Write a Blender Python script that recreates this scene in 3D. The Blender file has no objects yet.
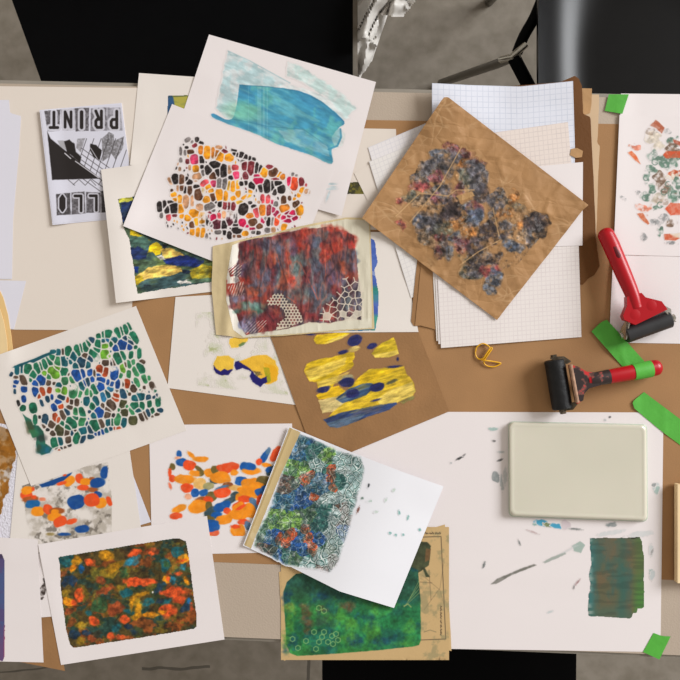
import bpy, bmesh, math, random
import numpy as np
from mathutils import Vector
random.seed(7); RNG = np.random.RandomState(11)
COL = bpy.context.scene.collection
# ------------------------------------------------------------------ layout: 1 unit on the table plan = 1.353 mm
TABLE_Z = 0.74          # table top above the floor
CAM_H = 1.15            # camera above the table top
U = 0.92 / 680.0        # metres per plan unit on the table
def P(px, py, h=0.0):   # plan position + height (metres above the table top) -> world
    k = (CAM_H - h) / CAM_H * U
    return ((px - 340.0) * k, (340.0 - py) * k, TABLE_Z + h)
def PV(px, py, h=0.0): return Vector(P(px, py, h))
def lin(c):
    c = np.asarray(c, float) / 255.0
    return np.where(c <= 0.04045, c / 12.92, ((c + 0.055) / 1.055) ** 2.4)
def lc(c): return tuple(float(v) for v in lin(c)) + (1.0,)
# ------------------------------------------------------------------ noise
_LAT = RNG.rand(16, 256, 256)
def vnoise(x, y, s, seed=0):
    x = np.asarray(x, float) / s + 31.7 * seed; y = np.asarray(y, float) / s + 17.3 * seed
    L = _LAT[seed % 16]; xi = np.floor(x).astype(int); yi = np.floor(y).astype(int)
    fx = x - xi; fy = y - yi; fx = fx * fx * (3 - 2 * fx); fy = fy * fy * (3 - 2 * fy)
    a = L[yi & 255, xi & 255]; b = L[yi & 255, (xi + 1) & 255]; c = L[(yi + 1) & 255, xi & 255]; d = L[(yi + 1) & 255, (xi + 1) & 255]
    return (a * (1 - fx) + b * fx) * (1 - fy) + (c * (1 - fx) + d * fx) * fy
def fbm(x, y, s, seed=0, o=4):
    r = 0; a = 1.0; t = 0
    for i in range(o): r = r + a * vnoise(x, y, s, seed + i); t += a; a *= 0.55; s *= 0.5
    return r / t
def sstep(a, b, x):
    t = np.clip((x - a) / (b - a), 0, 1); return t * t * (3 - 2 * t)
def inpoly(x, y, pts):
    ins = np.zeros(np.shape(x), bool); n = len(pts)
    for i in range(n):
        x0, y0 = pts[i]; x1, y1 = pts[(i + 1) % n]
        if y0 == y1: continue
        c = ((y0 > y) != (y1 > y)) & (x < (x1 - x0) * (y - y0) / (y1 - y0) + x0); ins ^= c
    return ins
def polydist(x, y, pts, closed=True):
    d = np.full(np.shape(x), 1e9); n = len(pts)
    for i in range(n if closed else n - 1):
        ax, ay = pts[i]; bx, by = pts[(i + 1) % n]; dx, dy = bx - ax, by - ay; q = dx * dx + dy * dy + 1e-9
        t = np.clip(((x - ax) * dx + (y - ay) * dy) / q, 0, 1)
        d = np.minimum(d, np.hypot(x - ax - t * dx, y - ay - t * dy))
    return d
# ------------------------------------------------------------------ materials
MATS = {}
def new_mat(name):
    m = bpy.data.materials.new(name); m.use_nodes = True
    return m, m.node_tree.nodes, m.node_tree.links, m.node_tree.nodes['Principled BSDF']
def mat(name, c, rough=0.7, metal=0.0, var=0.06, scale=30.0, bump=0.0, bscale=400.0, spec=0.3, coat=0.0, detail=6.0, trans=0.0):
    if name in MATS: return MATS[name]
    m, N, L, b = new_mat(name)
    tc = N.new('ShaderNodeTexCoord'); no = N.new('ShaderNodeTexNoise'); no.inputs['Scale'].default_value = scale; no.inputs['Detail'].default_value = detail
    L.new(tc.outputs['Object'], no.inputs['Vector'])
    cr = N.new('ShaderNodeValToRGB'); k = lin(c)
    cr.color_ramp.elements[0].position = 0.3; cr.color_ramp.elements[1].position = 0.7
    cr.color_ramp.elements[0].color = tuple(np.clip(k * (1 - var), 0, 1)) + (1,); cr.color_ramp.elements[1].color = tuple(np.clip(k * (1 + var), 0, 1)) + (1,)
    L.new(no.outputs['Fac'], cr.inputs['Fac']); L.new(cr.outputs['Color'], b.inputs['Base Color'])
    b.inputs['Roughness'].default_value = rough; b.inputs['Metallic'].default_value = metal; b.inputs['Specular IOR Level'].default_value = spec
    b.inputs['Coat Weight'].default_value = coat; b.inputs['Transmission Weight'].default_value = trans
    if bump:
        n2 = N.new('ShaderNodeTexNoise'); n2.inputs['Scale'].default_value = bscale; n2.inputs['Detail'].default_value = 3
        L.new(tc.outputs['Object'], n2.inputs['Vector'])
        bp = N.new('ShaderNodeBump'); bp.inputs['Strength'].default_value = bump; bp.inputs['Distance'].default_value = 0.002
        L.new(n2.outputs['Fac'], bp.inputs['Height']); L.new(bp.outputs['Normal'], b.inputs['Normal'])
    MATS[name] = m; return m
def paint_mat(name, rough=0.55, bump=0.1):
    if name in MATS: return MATS[name]
    m, N, L, b = new_mat(name)
    at = N.new('ShaderNodeAttribute'); at.attribute_name = 'pigment'
    tc = N.new('ShaderNodeTexCoord'); no = N.new('ShaderNodeTexNoise'); no.inputs['Scale'].default_value = 600; no.inputs['Detail'].default_value = 4
    L.new(tc.outputs['Object'], no.inputs['Vector'])
    mx = N.new('ShaderNodeMix'); mx.data_type = 'RGBA'; mx.blend_type = 'MULTIPLY'; mx.inputs['Factor'].default_value = 0.06
    L.new(at.outputs['Color'], mx.inputs['A']); L.new(no.outputs['Fac'], mx.inputs['B']); L.new(mx.outputs['Result'], b.inputs['Base Color'])
    bp = N.new('ShaderNodeBump'); bp.inputs['Strength'].default_value = bump; bp.inputs['Distance'].default_value = 0.001
    L.new(no.outputs['Fac'], bp.inputs['Height']); L.new(bp.outputs['Normal'], b.inputs['Normal'])
    b.inputs['Roughness'].default_value = rough; b.inputs['Specular IOR Level'].default_value = 0.25
    MATS[name] = m; return m
def crease_mat(name, c, light):
    m, N, L, b = new_mat(name); tc = N.new('ShaderNodeTexCoord')
    no = N.new('ShaderNodeTexNoise'); no.inputs['Scale'].default_value = 16; no.inputs['Detail'].default_value = 5; L.new(tc.outputs['Object'], no.inputs['Vector'])
    cr = N.new('ShaderNodeValToRGB'); k = lin(c); cr.color_ramp.elements[0].position = .3; cr.color_ramp.elements[1].position = .7
    cr.color_ramp.elements[0].color = tuple(k * .87) + (1,); cr.color_ramp.elements[1].color = tuple(k * 1.12) + (1,); L.new(no.outputs['Fac'], cr.inputs['Fac'])
    fac = None; h = None
    for rot, sx, sy, w in ((25, 14, 34, .035), (-40, 30, 11, .03), (70, 22, 60, .03)):
        mp = N.new('ShaderNodeMapping'); mp.inputs['Rotation'].default_value = (0, 0, math.radians(rot)); mp.inputs['Scale'].default_value = (sx, sy, 1)
        dn = N.new('ShaderNodeMix'); dn.data_type = 'VECTOR'; dn.inputs['Factor'].default_value = .03; L.new(tc.outputs['Object'], dn.inputs['A']); L.new(no.outputs['Color'], dn.inputs['B'])
        L.new(dn.outputs['Result'], mp.inputs['Vector']); v = N.new('ShaderNodeTexVoronoi'); v.feature = 'DISTANCE_TO_EDGE'; v.inputs['Scale'].default_value = 1.0; L.new(mp.outputs['Vector'], v.inputs['Vector'])
        r = N.new('ShaderNodeMapRange'); r.inputs['From Min'].default_value = 0; r.inputs['From Max'].default_value = w; r.inputs['To Min'].default_value = 1; r.inputs['To Max'].default_value = 0; L.new(v.outputs['Distance'], r.inputs['Value'])
        r2 = N.new('ShaderNodeMapRange'); r2.inputs['From Max'].default_value = .35; L.new(v.outputs['Distance'], r2.inputs['Value'])
        if fac is None: fac, h = r.outputs['Result'], r2.outputs['Result']
        else:
            q = N.new('ShaderNodeMath'); q.operation = 'MAXIMUM'; L.new(fac, q.inputs[0]); L.new(r.outputs['Result'], q.inputs[1]); fac = q.outputs[0]
            q = N.new('ShaderNodeMath'); q.operation = 'ADD'; L.new(h, q.inputs[0]); L.new(r2.outputs['Result'], q.inputs[1]); h = q.outputs[0]
    n3 = N.new('ShaderNodeTexNoise'); n3.inputs['Scale'].default_value = 22; L.new(tc.outputs['Object'], n3.inputs['Vector']); r3 = N.new('ShaderNodeMapRange'); r3.inputs['From Min'].default_value = .48; r3.inputs['From Max'].default_value = .62; r3.inputs['To Max'].default_value = .75; L.new(n3.outputs['Fac'], r3.inputs['Value'])
    q = N.new('ShaderNodeMath'); q.operation = 'MULTIPLY'; L.new(fac, q.inputs[0]); L.new(r3.outputs['Result'], q.inputs[1])
    mx = N.new('ShaderNodeMix'); mx.data_type = 'RGBA'; mx.inputs['B'].default_value = lc(light); L.new(q.outputs[0], mx.inputs['Factor']); L.new(cr.outputs['Color'], mx.inputs['A']); L.new(mx.outputs['Result'], b.inputs['Base Color'])
    bp = N.new('ShaderNodeBump'); bp.inputs['Strength'].default_value = .55; bp.inputs['Distance'].default_value = .0016; L.new(h, bp.inputs['Height']); L.new(bp.outputs['Normal'], b.inputs['Normal']); b.inputs['Roughness'].default_value = .6; b.inputs['Specular IOR Level'].default_value = .3
    return m
def graph_mat(name, c, lcol, cell, major=0):
    m, N, L, b = new_mat(name)
    uv = N.new('ShaderNodeUVMap'); sp = N.new('ShaderNodeSeparateXYZ'); L.new(uv.outputs['UV'], sp.inputs[0])
    def line(out, size, w):
        d = N.new('ShaderNodeMath'); d.operation = 'DIVIDE'; d.inputs[1].default_value = size; L.new(out, d.inputs[0])
        f = N.new('ShaderNodeMath'); f.operation = 'FRACT'; L.new(d.outputs[0], f.inputs[0])
        l = N.new('ShaderNodeMath'); l.operation = 'LESS_THAN'; l.inputs[1].default_value = w / size; L.new(f.outputs[0], l.inputs[0])
        return l.outputs[0]
    outs = [line(sp.outputs['X'], cell, 0.75), line(sp.outputs['Y'], cell, 0.75)]
    acc = outs[0]
    for o in outs[1:]:
        mx = N.new('ShaderNodeMath'); mx.operation = 'MAXIMUM'; L.new(acc, mx.inputs[0]); L.new(o, mx.inputs[1]); acc = mx.outputs[0]
    no = N.new('ShaderNodeTexNoise'); no.inputs['Scale'].default_value = 12.0
    mr = N.new('ShaderNodeMath'); mr.operation = 'MULTIPLY'; mr.inputs[1].default_value = 1.1; L.new(no.outputs['Fac'], mr.inputs[0])
    mu = N.new('ShaderNodeMath'); mu.operation = 'MULTIPLY'; L.new(acc, mu.inputs[0]); L.new(mr.outputs[0], mu.inputs[1])
    mix = N.new('ShaderNodeMix'); mix.data_type = 'RGBA'; mix.inputs['A'].default_value = lc(c); mix.inputs['B'].default_value = lc(lcol)
    L.new(mu.outputs[0], mix.inputs['Factor']); L.new(mix.outputs['Result'], b.inputs['Base Color'])
    b.inputs['Roughness'].default_value = 0.7; b.inputs['Specular IOR Level'].default_value = 0.2
    return m
# ------------------------------------------------------------------ objects
def link(name, me, m=None, parent=None):
    o = bpy.data.objects.new(name, me); COL.objects.link(o)
    if m is not None: me.materials.append(m)
    if parent is not None: o.parent = parent; o.matrix_parent_inverse = parent.matrix_basis.inverted()
    return o
def tag(o, label, cat, group=None):
    o['label'] = label; o['category'] = cat
    if group: o['group'] = group
    return o
def empty(name, loc, label, cat, group=None):
    o = bpy.data.objects.new(name, None); o.empty_display_size = 0.02; COL.objects.link(o); o.location = loc
    return tag(o, label, cat, group)
def mesh_np(name, V, F, smooth=True):
    me = bpy.data.meshes.new(name); V = np.asarray(V, np.float32); F = np.asarray(F, np.int32)
    me.vertices.add(len(V)); me.vertices.foreach_set('co', V.ravel())
    me.loops.add(F.size); me.loops.foreach_set('vertex_index', F.ravel())
    me.polygons.add(len(F)); me.polygons.foreach_set('loop_start', np.arange(0, F.size, 4, dtype=np.int32))
    me.polygons.foreach_set('loop_total', np.full(len(F), 4, np.int32))
    me.polygons.foreach_set('use_smooth', np.full(len(F), smooth))
    me.update(calc_edges=True); me.validate(); return me
def obj_bm(name, bm, m, parent=None, smooth=True, angle=40):
    bmesh.ops.recalc_face_normals(bm, faces=bm.faces)
    for f in bm.faces: f.smooth = smooth
    me = bpy.data.meshes.new(name); bm.to_mesh(me); bm.free()
    if smooth and angle: me.set_sharp_from_angle(angle=math.radians(angle))
    return link(name, me, m, parent)
def bm_tube(bm, pts, r, seg=12, cap=True, flat=1.0, up=Vector((0, 0, 1))):
    pts = [Vector(p) for p in pts]; rs = r if isinstance(r, (list, tuple)) else [r] * len(pts); rings = []
    for i, p in enumerate(pts):
        t = (pts[min(i + 1, len(pts) - 1)] - pts[max(i - 1, 0)]).normalized()
        a = t.cross(up)
        if a.length < 1e-4: a = t.cross(Vector((0, 1, 0)))
        a.normalize(); c = a.cross(t).normalized()
        rings.append([bm.verts.new(p + (a * math.cos(2 * math.pi * k / seg) + c * math.sin(2 * math.pi * k / seg) * flat) * rs[i]) for k in range(seg)])
    for i in range(len(rings) - 1):
        for k in range(seg): bm.faces.new((rings[i][k], rings[i][(k + 1) % seg], rings[i + 1][(k + 1) % seg], rings[i + 1][k]))
    if cap: bm.faces.new(rings[0][::-1]); bm.faces.new(rings[-1])
    return rings
def bm_prism(bm, pts, z0, z1):     # world xy polygon
    a = [bm.verts.new((x, y, z0)) for x, y in pts]; b = [bm.verts.new((x, y, z1)) for x, y in pts]; n = len(pts)
    bm.faces.new(a[::-1]); bm.faces.new(b)
    for i in range(n): bm.faces.new((a[i], a[(i + 1) % n], b[(i + 1) % n], b[i]))
def bevel(bm, w, seg=2, ang=30):
    es = [e for e in bm.edges if len(e.link_faces) == 2 and e.calc_face_angle(0) > math.radians(ang)]
    bmesh.ops.bevel(bm, geom=es, offset=w, segments=seg, profile=0.6, affect='EDGES')
def spline(pts, n=8):
    out = []; p = [Vector(q) for q in pts]; p = [p[0] * 2 - p[1]] + p + [p[-1] * 2 - p[-2]]
    for i in range(1, len(p) - 2):
        for k in range(n):
            t = k / n; a, b, c, d = p[i - 1:i + 3]
            out.append(0.5 * ((2 * b) + (c - a) * t + (2 * a - 5 * b + 4 * c - d) * t * t + (3 * b - a - 3 * c + d) * t ** 3))
    out.append(p[-2]); return out
# ------------------------------------------------------------------ the pile: every sheet drapes over what already lies there
G0, G1, GS = -140, 820, 2
NG = (G1 - G0) // GS + 1
gy, gx = np.mgrid[0:NG, 0:NG]; GX = G0 + gx * GS; GY = G0 + gy * GS
HM = np.zeros((NG, NG))          # mm above the table
def bil(A, px, py):
    x = np.clip((np.asarray(px, float) - G0) / GS, 0, NG - 1.001); y = np.clip((np.asarray(py, float) - G0) / GS, 0, NG - 1.001)
    i = x.astype(int); j = y.astype(int); fx = x - i; fy = y - j
    return (A[j, i] * (1 - fx) + A[j, i + 1] * fx) * (1 - fy) + (A[j + 1, i] * (1 - fx) + A[j + 1, i + 1] * fx) * fy
def blur(A):
    B = np.pad(A, 1, mode='edge'); B = (B[:-2] + B[1:-1] + B[2:]) / 3
    return (B[:, :-2] + B[:, 1:-1] + B[:, 2:]) / 3
def dil(M, n=1):
    for _ in range(n):
        Q = M.copy(); Q[1:] |= M[:-1]; Q[:-1] |= M[1:]; Q[:, 1:] |= M[:, :-1]; Q[:, :-1] |= M[:, 1:]; M = Q
    return M
def polyline(pts, n):
    p = np.array(pts, float); d = np.r_[0, np.cumsum(np.hypot(*np.diff(p, axis=0).T))]; t = np.linspace(0, d[-1], n + 1)
    return np.c_[np.interp(t, d, p[:, 0]), np.interp(t, d, p[:, 1])]
def torn(pts, amp, seed, step=1.5):
    p = np.array(pts, float); L = np.hypot(*np.diff(p, axis=0).T).sum(); n = max(6, int(L / step)); q = polyline(pts, n)
    t = np.gradient(q, axis=0); nn = np.c_[-t[:, 1], t[:, 0]] / (np.hypot(t[:, 0], t[:, 1])[:, None] + 1e-9)
    a = (fbm(np.arange(n + 1) * step, np.zeros(n + 1), 14, seed, 4) - .5) * 2 * amp; a[0] = a[-1] = 0
    return [tuple(v) for v in q + nn * a[:, None]]
FIELD = {}
def sheet(name, m, top, right=None, bottom=None, left=None, label='', cat='paper', group=None, rel=None, step=2.6, thick=0.3, stiff=50, gap=0.25, uv=False, uvs=None):
    """a sheet of paper; top is four corners (tl,tr,br,bl), or the four edges are given as point lists (top l->r, right t->b, bottom l->r, left t->b)"""
    global HM
    if right is None:
        tl, tr, br, bl = top; top = [tl, tr]; right = [tr, br]; bottom = [bl, br]; left = [tl, bl]
    ln = lambda e: np.hypot(*np.diff(np.array(e, float), axis=0).T).sum()
    nu = max(4, int(max(ln(top), ln(bottom)) / step)); nv = max(4, int(max(ln(left), ln(right)) / step))
    T = polyline(top, nu); B = polyline(bottom, nu); Lf = polyline(left, nv); R = polyline(right, nv)
    u = np.linspace(0, 1, nu + 1)[None, :, None]; v = np.linspace(0, 1, nv + 1)[:, None, None]
    X = (1 - v) * T[None] + v * B[None] + (1 - u) * Lf[:, None] + u * R[:, None] - ((1 - u) * (1 - v) * T[0] + u * (1 - v) * T[-1] + (1 - u) * v * B[0] + u * v * B[-1])
    px, py = X[..., 0], X[..., 1]
    outline = list(map(tuple, T)) + list(map(tuple, R[1:])) + list(map(tuple, B[::-1][1:])) + list(map(tuple, Lf[::-1][1:-1]))
    if len(outline) > 90: outline = outline[::max(1, len(outline) // 90)]
    M = inpoly(GX, GY, outline)
    M = dil(M, 1)
    js, is_ = np.where(M)
    if len(js):
        j0, j1, i0, i1 = max(js.min() - 3, 0), js.max() + 4, max(is_.min() - 3, 0), is_.max() + 4
        S = HM[j0:j1, i0:i1]; Mk = M[j0:j1, i0:i1]; S0 = np.where(Mk, S, 0); base = S0 + gap
        base = np.maximum.reduce([base, np.roll(base, 1, 0), np.roll(base, -1, 0), np.roll(base, 1, 1), np.roll(base, -1, 1)])
        Z = base.copy(); w = blur(Mk.astype(float)) + 1e-9
        for _ in range(stiff): Z = np.maximum(base, np.where(Mk, blur(Z * Mk) / w, base))
        for _ in range(2): Z = np.where(Mk, blur(Z * Mk) / w, Z)
        Z = np.maximum(Z, np.where(Mk, S + gap * .8, 0))
        Mo = dil(Mk, 3)
        for _ in range(4):      # extend past the rim so samples at the edge are sound
            e = blur(Z * Mk) / (blur(Mk.astype(float)) + 1e-9); Z = np.where(Mk, Z, e); Mk = dil(Mk, 1)
        F = np.zeros_like(HM); F[j0:j1, i0:i1] = Z
        if rel is not None: F[j0:j1, i0:i1] += np.where(Mo, np.maximum(rel(GX[j0:j1, i0:i1], GY[j0:j1, i0:i1]), 0), 0)
        Mi = inpoly(GX, GY, outline); HM = np.where(M, np.maximum(HM, F + thick), HM)
    else:
        F = np.full_like(HM, gap)
    h = bil(F, px, py) / 1000.0
    k = (CAM_H - h) / CAM_H * U
    Vt = np.stack([(px - 340) * k, (340 - py) * k, TABLE_Z + h], -1).reshape(-1, 3)
    n = len(Vt); Vb = Vt - np.array([0, 0, thick * 0.8 / 1000.0])
    idx = np.arange(n).reshape(nv + 1, nu + 1)
    q = np.stack([idx[1:, :-1], idx[1:, 1:], idx[:-1, 1:], idx[:-1, :-1]], -1).reshape(-1, 4)
    rim = np.r_[idx[0, :], idx[1:, -1], idx[-1, ::-1][1:], idx[::-1, 0][1:]]
    side = np.stack([rim[:-1], rim[1:], rim[1:] + n, rim[:-1] + n], -1)
    Fc = np.r_[q, q[:, ::-1] + n, side]
    org = Vector(P(float(px.mean()), float(py.mean()), float(h.min())))
    V = np.r_[Vt, Vb] - np.array(org)
    me = mesh_np(name, V, Fc)
    if uv:
        uu = (u[..., 0] * (uvs[0] if uvs else ln(top)) + v[..., 0] * 0); vv = (v[..., 0] * (uvs[1] if uvs else ln(left)) + u[..., 0] * 0)
        UVv = np.stack([uu, vv], -1).reshape(-1, 2); UVv = np.r_[UVv, UVv]
        lay = me.uv_layers.new(name='UVMap'); vi = np.zeros(len(me.loops), np.int32); me.loops.foreach_get('vertex_index', vi)
        lay.data.foreach_set('uv', UVv[vi].astype(np.float32).ravel())
    me.set_sharp_from_angle(angle=math.radians(50))
    o = link(name, me, m); o.location = org
    if label: tag(o, label, cat, group)
    FIELD[o.name] = F; o['_f'] = 1; del o['_f']
    return o
# ------------------------------------------------------------------ paint: colours laid down blob by blob
class Canvas:
    def __init__(s, box, base, res=2.0):
        s.res = res; x0, y0, x1, y1 = box
        nx = int((x1 - x0) * res) + 1; ny = int((y1 - y0) * res) + 1
        s.X, s.Y = np.meshgrid(x0 + np.arange(nx) / res, y0 + np.arange(ny) / res); s.box = box
        s.C = np.zeros((ny, nx, 3)); s.C[:] = base; s.mask = np.ones((ny, nx), bool); s.A = np.zeros((ny, nx))
    def put(s, a, c):
        a = a[..., None] if np.ndim(a) == 2 else a
        s.C = s.C * (1 - a) + np.asarray(c, float) * a
    def sub(s, cx, cy, r):
        r2 = s.res; i0 = max(int((cx - r - s.box[0]) * r2), 0); i1 = min(int((cx + r - s.box[0]) * r2) + 2, s.X.shape[1])
        j0 = max(int((cy - r - s.box[1]) * r2), 0); j1 = min(int((cy + r - s.box[1]) * r2) + 2, s.X.shape[0])
        return slice(j0, max(j1, j0)), slice(i0, max(i1, i0))
    def ell(s, cx, cy, rx, ry, ang, c, alpha=1.0, soft=0.7, wob=0.12, pw=2.0, grain=0.0, dark=0.0, seed=None):
        r = max(rx, ry) * 1.5 + 2; sl = s.sub(cx, cy, r); X = s.X[sl] - cx; Y = s.Y[sl] - cy
        if X.size == 0: return
        a = math.radians(ang); xr = X * math.cos(a) + Y * math.sin(a); yr = -X * math.sin(a) + Y * math.cos(a)
        sd = int(abs(cx * 7 + cy * 13)) % 12 if seed is None else seed
        d = (np.abs(xr / rx) ** pw + np.abs(yr / ry) ** pw) ** (1 / pw)
        d = d + (vnoise(s.X[sl], s.Y[sl], max(min(rx, ry), 1.0) * 0.9, sd) - .5) * 2 * wob
        e = (1 - d) * min(rx, ry)
        al = sstep(-soft, soft, e) * alpha
        if grain: al = al * (1 - grain * sstep(.35, .75, fbm(s.X[sl], s.Y[sl], 3.0, sd + 1, 3)))
        col = np.asarray(c, float) * np.ones(X.shape + (3,))
        if dark: col = col * (1 + dark * (fbm(s.X[sl], s.Y[sl], max(rx, ry) * .8, sd + 3, 3) - .5)[..., None])
        s.C[sl] = s.C[sl] * (1 - al[..., None]) + np.clip(col, 0, 255) * al[..., None]; s.A[sl] = np.maximum(s.A[sl], al)
    def cells(s, items, pal, grow=.9, gap=1.0, soft=.45, dark=.6, grain=.2):
        """stencil cells: seeds (cx, cy, rx, ry, angle, colour) that grow until they meet, leaving a thin unprinted web"""
        f1 = np.full(s.X.shape, 50.0); f2 = np.full(s.X.shape, 50.0); ix = np.zeros(s.X.shape, int); cols = []
        for n, (cx, cy, rx, ry, ang, c) in enumerate(items):
            cols.append(pal[c]); sl = s.sub(cx, cy, max(rx, ry) * 1.6 + 6); X = s.X[sl] - cx; Y = s.Y[sl] - cy; a = math.radians(ang)
            if X.size == 0: continue
            xr = np.abs(X * math.cos(a) + Y * math.sin(a)) / rx; yr = np.abs(-X * math.sin(a) + Y * math.cos(a)) / ry
            d = ((xr ** 2.5 + yr ** 2.5) ** .4 - 1) * (min(rx, ry) + .35 * abs(rx - ry) * (yr > xr if ry > rx else xr > yr)); b = f1[sl]; cl = d < b
            f2[sl] = np.where(cl, b, np.minimum(f2[sl], d)); f1[sl] = np.where(cl, d, b); ix[sl] = np.where(cl, n, ix[sl])
        w = .35 * (vnoise(s.X, s.Y, 1.6, 3) - .5); al = sstep(-soft, soft, np.minimum(grow - f1, (f2 - f1 - gap) * .5) + w); col = np.array(cols, float)[ix]
        col = np.clip(col * (1 + dark * (fbm(s.X, s.Y, 4.5, 6, 3) - .5)[..., None] * 1.6), 0, 255); al = al * (1 - grain * sstep(.5, .75, fbm(s.X, s.Y, 2.4, 9, 3)))
        s.C = s.C * (1 - al[..., None]) + col * al[..., None]; s.A = np.maximum(s.A, al)
    def poly(s, pts, c, alpha=1.0, soft=0.6, rag=0.0, grain=0.0, var=0.0, vs=6, seed=3, stretch=None):
        ins = inpoly(s.X, s.Y, pts); d = polydist(s.X, s.Y, pts); sd = np.where(ins, d, -d)
        if rag: sd = sd + (fbm(s.X, s.Y, 4, seed, 3) - .5) * 2 * rag
        al = sstep(-soft, soft, sd) * alpha
        xx, yy = s.X, s.Y
        if stretch: a = math.radians(stretch[0]); xx, yy = (s.X * math.cos(a) + s.Y * math.sin(a)) / stretch[1], -s.X * math.sin(a) + s.Y * math.cos(a)
        if grain: al = al * (1 - grain * sstep(.4, .7, fbm(xx, yy, vs, seed + 2, 4)))
        col = np.asarray(c, float) * np.ones(s.X.shape + (3,))
        if var: col = col * (1 + var * 2 * (fbm(xx, yy, vs, seed + 5, 4) - .5)[..., None])
        s.C = s.C * (1 - al[..., None]) + np.clip(col, 0, 255) * al[..., None]; s.A = np.maximum(s.A, al)
    def line(s, pts, w, c, alpha=1.0, soft=0.4):
        al = sstep(-soft, soft, w / 2 - polydist(s.X, s.Y, pts, False)) * alpha
        s.C = s.C * (1 - al[..., None]) + np.asarray(c, float) * al[..., None]; s.A = np.maximum(s.A, al)
    def field(s, a, c):
        s.C = s.C * (1 - a[..., None]) + np.asarray(c, float) * a[..., None]; s.A = np.maximum(s.A, a)
    def blobs(s, org, txt, pal, sc=7.556, shrink=1.0, **kw):
        for e in txt.replace('\n', ' ').split():
            f = e.split(','); cu, cv, ru, rv, an = map(float, f[:5]); k = dict(kw)
            if len(f) > 6: k['alpha'] = float(f[6])
            s.ell(org[0] + cu / sc, org[1] + cv / sc, max(ru / sc * shrink, .35), max(rv / sc * shrink, .35), an, pal[f[5]], **k)
    def grit(s, amt, scale=2.5, ang=0.0, st=1.0, seed=5):
        a = math.radians(ang); xr = (s.X * math.cos(a) + s.Y * math.sin(a)) / st; yr = -s.X * math.sin(a) + s.Y * math.cos(a)
        g = (fbm(xr, yr, scale, seed, 3) - .5) * 2 * amt; s.C = np.clip(s.C * (1 + g[..., None] * sstep(.05, .5, s.A)[..., None]), 0, 255)
    def clip(s, pts, rag=0.0, seed=4):
        ins = inpoly(s.X, s.Y, pts)
        if rag:
            d = polydist(s.X, s.Y, pts); sd = np.where(ins, d, -d) + (fbm(s.X, s.Y, 5, seed, 4) - .5) * 2 * rag; ins = sd > 0
        s.mask &= ins
    def build(s, name, parent, m=None, lift=0.15, label=None):
        F = FIELD[parent.name]; h = (bil(F, s.X, s.Y) + lift) / 1000.0; k = (CAM_H - h) / CAM_H * U
        V = np.stack([(s.X - 340) * k, (340 - s.Y) * k, TABLE_Z + h], -1)
        mk = s.mask; f = mk[1:, :-1] & mk[1:, 1:] & mk[:-1, 1:] & mk[:-1, :-1]
        idx = np.arange(mk.size).reshape(mk.shape); q = np.stack([idx[1:, :-1], idx[1:, 1:], idx[:-1, 1:], idx[:-1, :-1]], -1)[f]
        used = np.unique(q); re = np.full(mk.size, -1); re[used] = np.arange(len(used)); q = re[q]
        V = V.reshape(-1, 3)[used]; C = np.clip(s.C.reshape(-1, 3)[used], 2, 255)
        me = mesh_np(name, V - np.array(parent.location), q)
        at = me.color_attributes.new('pigment', 'FLOAT_COLOR', 'POINT')
        at.data.foreach_set('color', np.c_[lin(C), np.ones(len(C))].astype(np.float32).ravel())
        o = bpy.data.objects.new(name, me); COL.objects.link(o); me.materials.append(m or paint_mat('print ink')); o.parent = parent
        if label: o['label'] = label
        return o
def parse(org, txt, sc=7.556):
    out = []
    for e in txt.split():
        f = e.split(','); u, v, a, b, an = map(float, f[:5]); out.append((org[0] + u / sc, org[1] + v / sc, max(a / sc, .4), max(b / sc, .4), an, f[5]))
    return out
def dedupe(I):
    out = []
    for e in I:
        if all(math.hypot(e[0] - o[0], e[1] - o[1]) > .55 * min(min(e[2], e[3]), min(o[2], o[3])) + .7 for o in out): out.append(e)
    return out
def voronoi(X, Y, pts):
    P_ = np.array(pts, float); f1 = np.full(X.shape, 1e9); f2 = np.full(X.shape, 1e9); i1 = np.zeros(X.shape, int)
    for n in range(len(P_)):
        d = np.hypot(X - P_[n, 0], Y - P_[n, 1]); c = d < f1; f2 = np.where(c, f1, np.minimum(f2, d)); i1 = np.where(c, n, i1); f1 = np.where(c, d, f1)
    return f1, f2, i1
def scatter(poly, dmin, seed, tries=6000):
    r = np.random.RandomState(seed); xs = [p[0] for p in poly]; ys = [p[1] for p in poly]; out = []
    C = np.c_[r.uniform(min(xs), max(xs), tries), r.uniform(min(ys), max(ys), tries)]; C = C[inpoly(C[:, 0], C[:, 1], poly)]
    for c in C:
        if all((c[0] - o[0]) ** 2 + (c[1] - o[1]) ** 2 > dmin * dmin for o in out): out.append(tuple(c))
    return out
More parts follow.
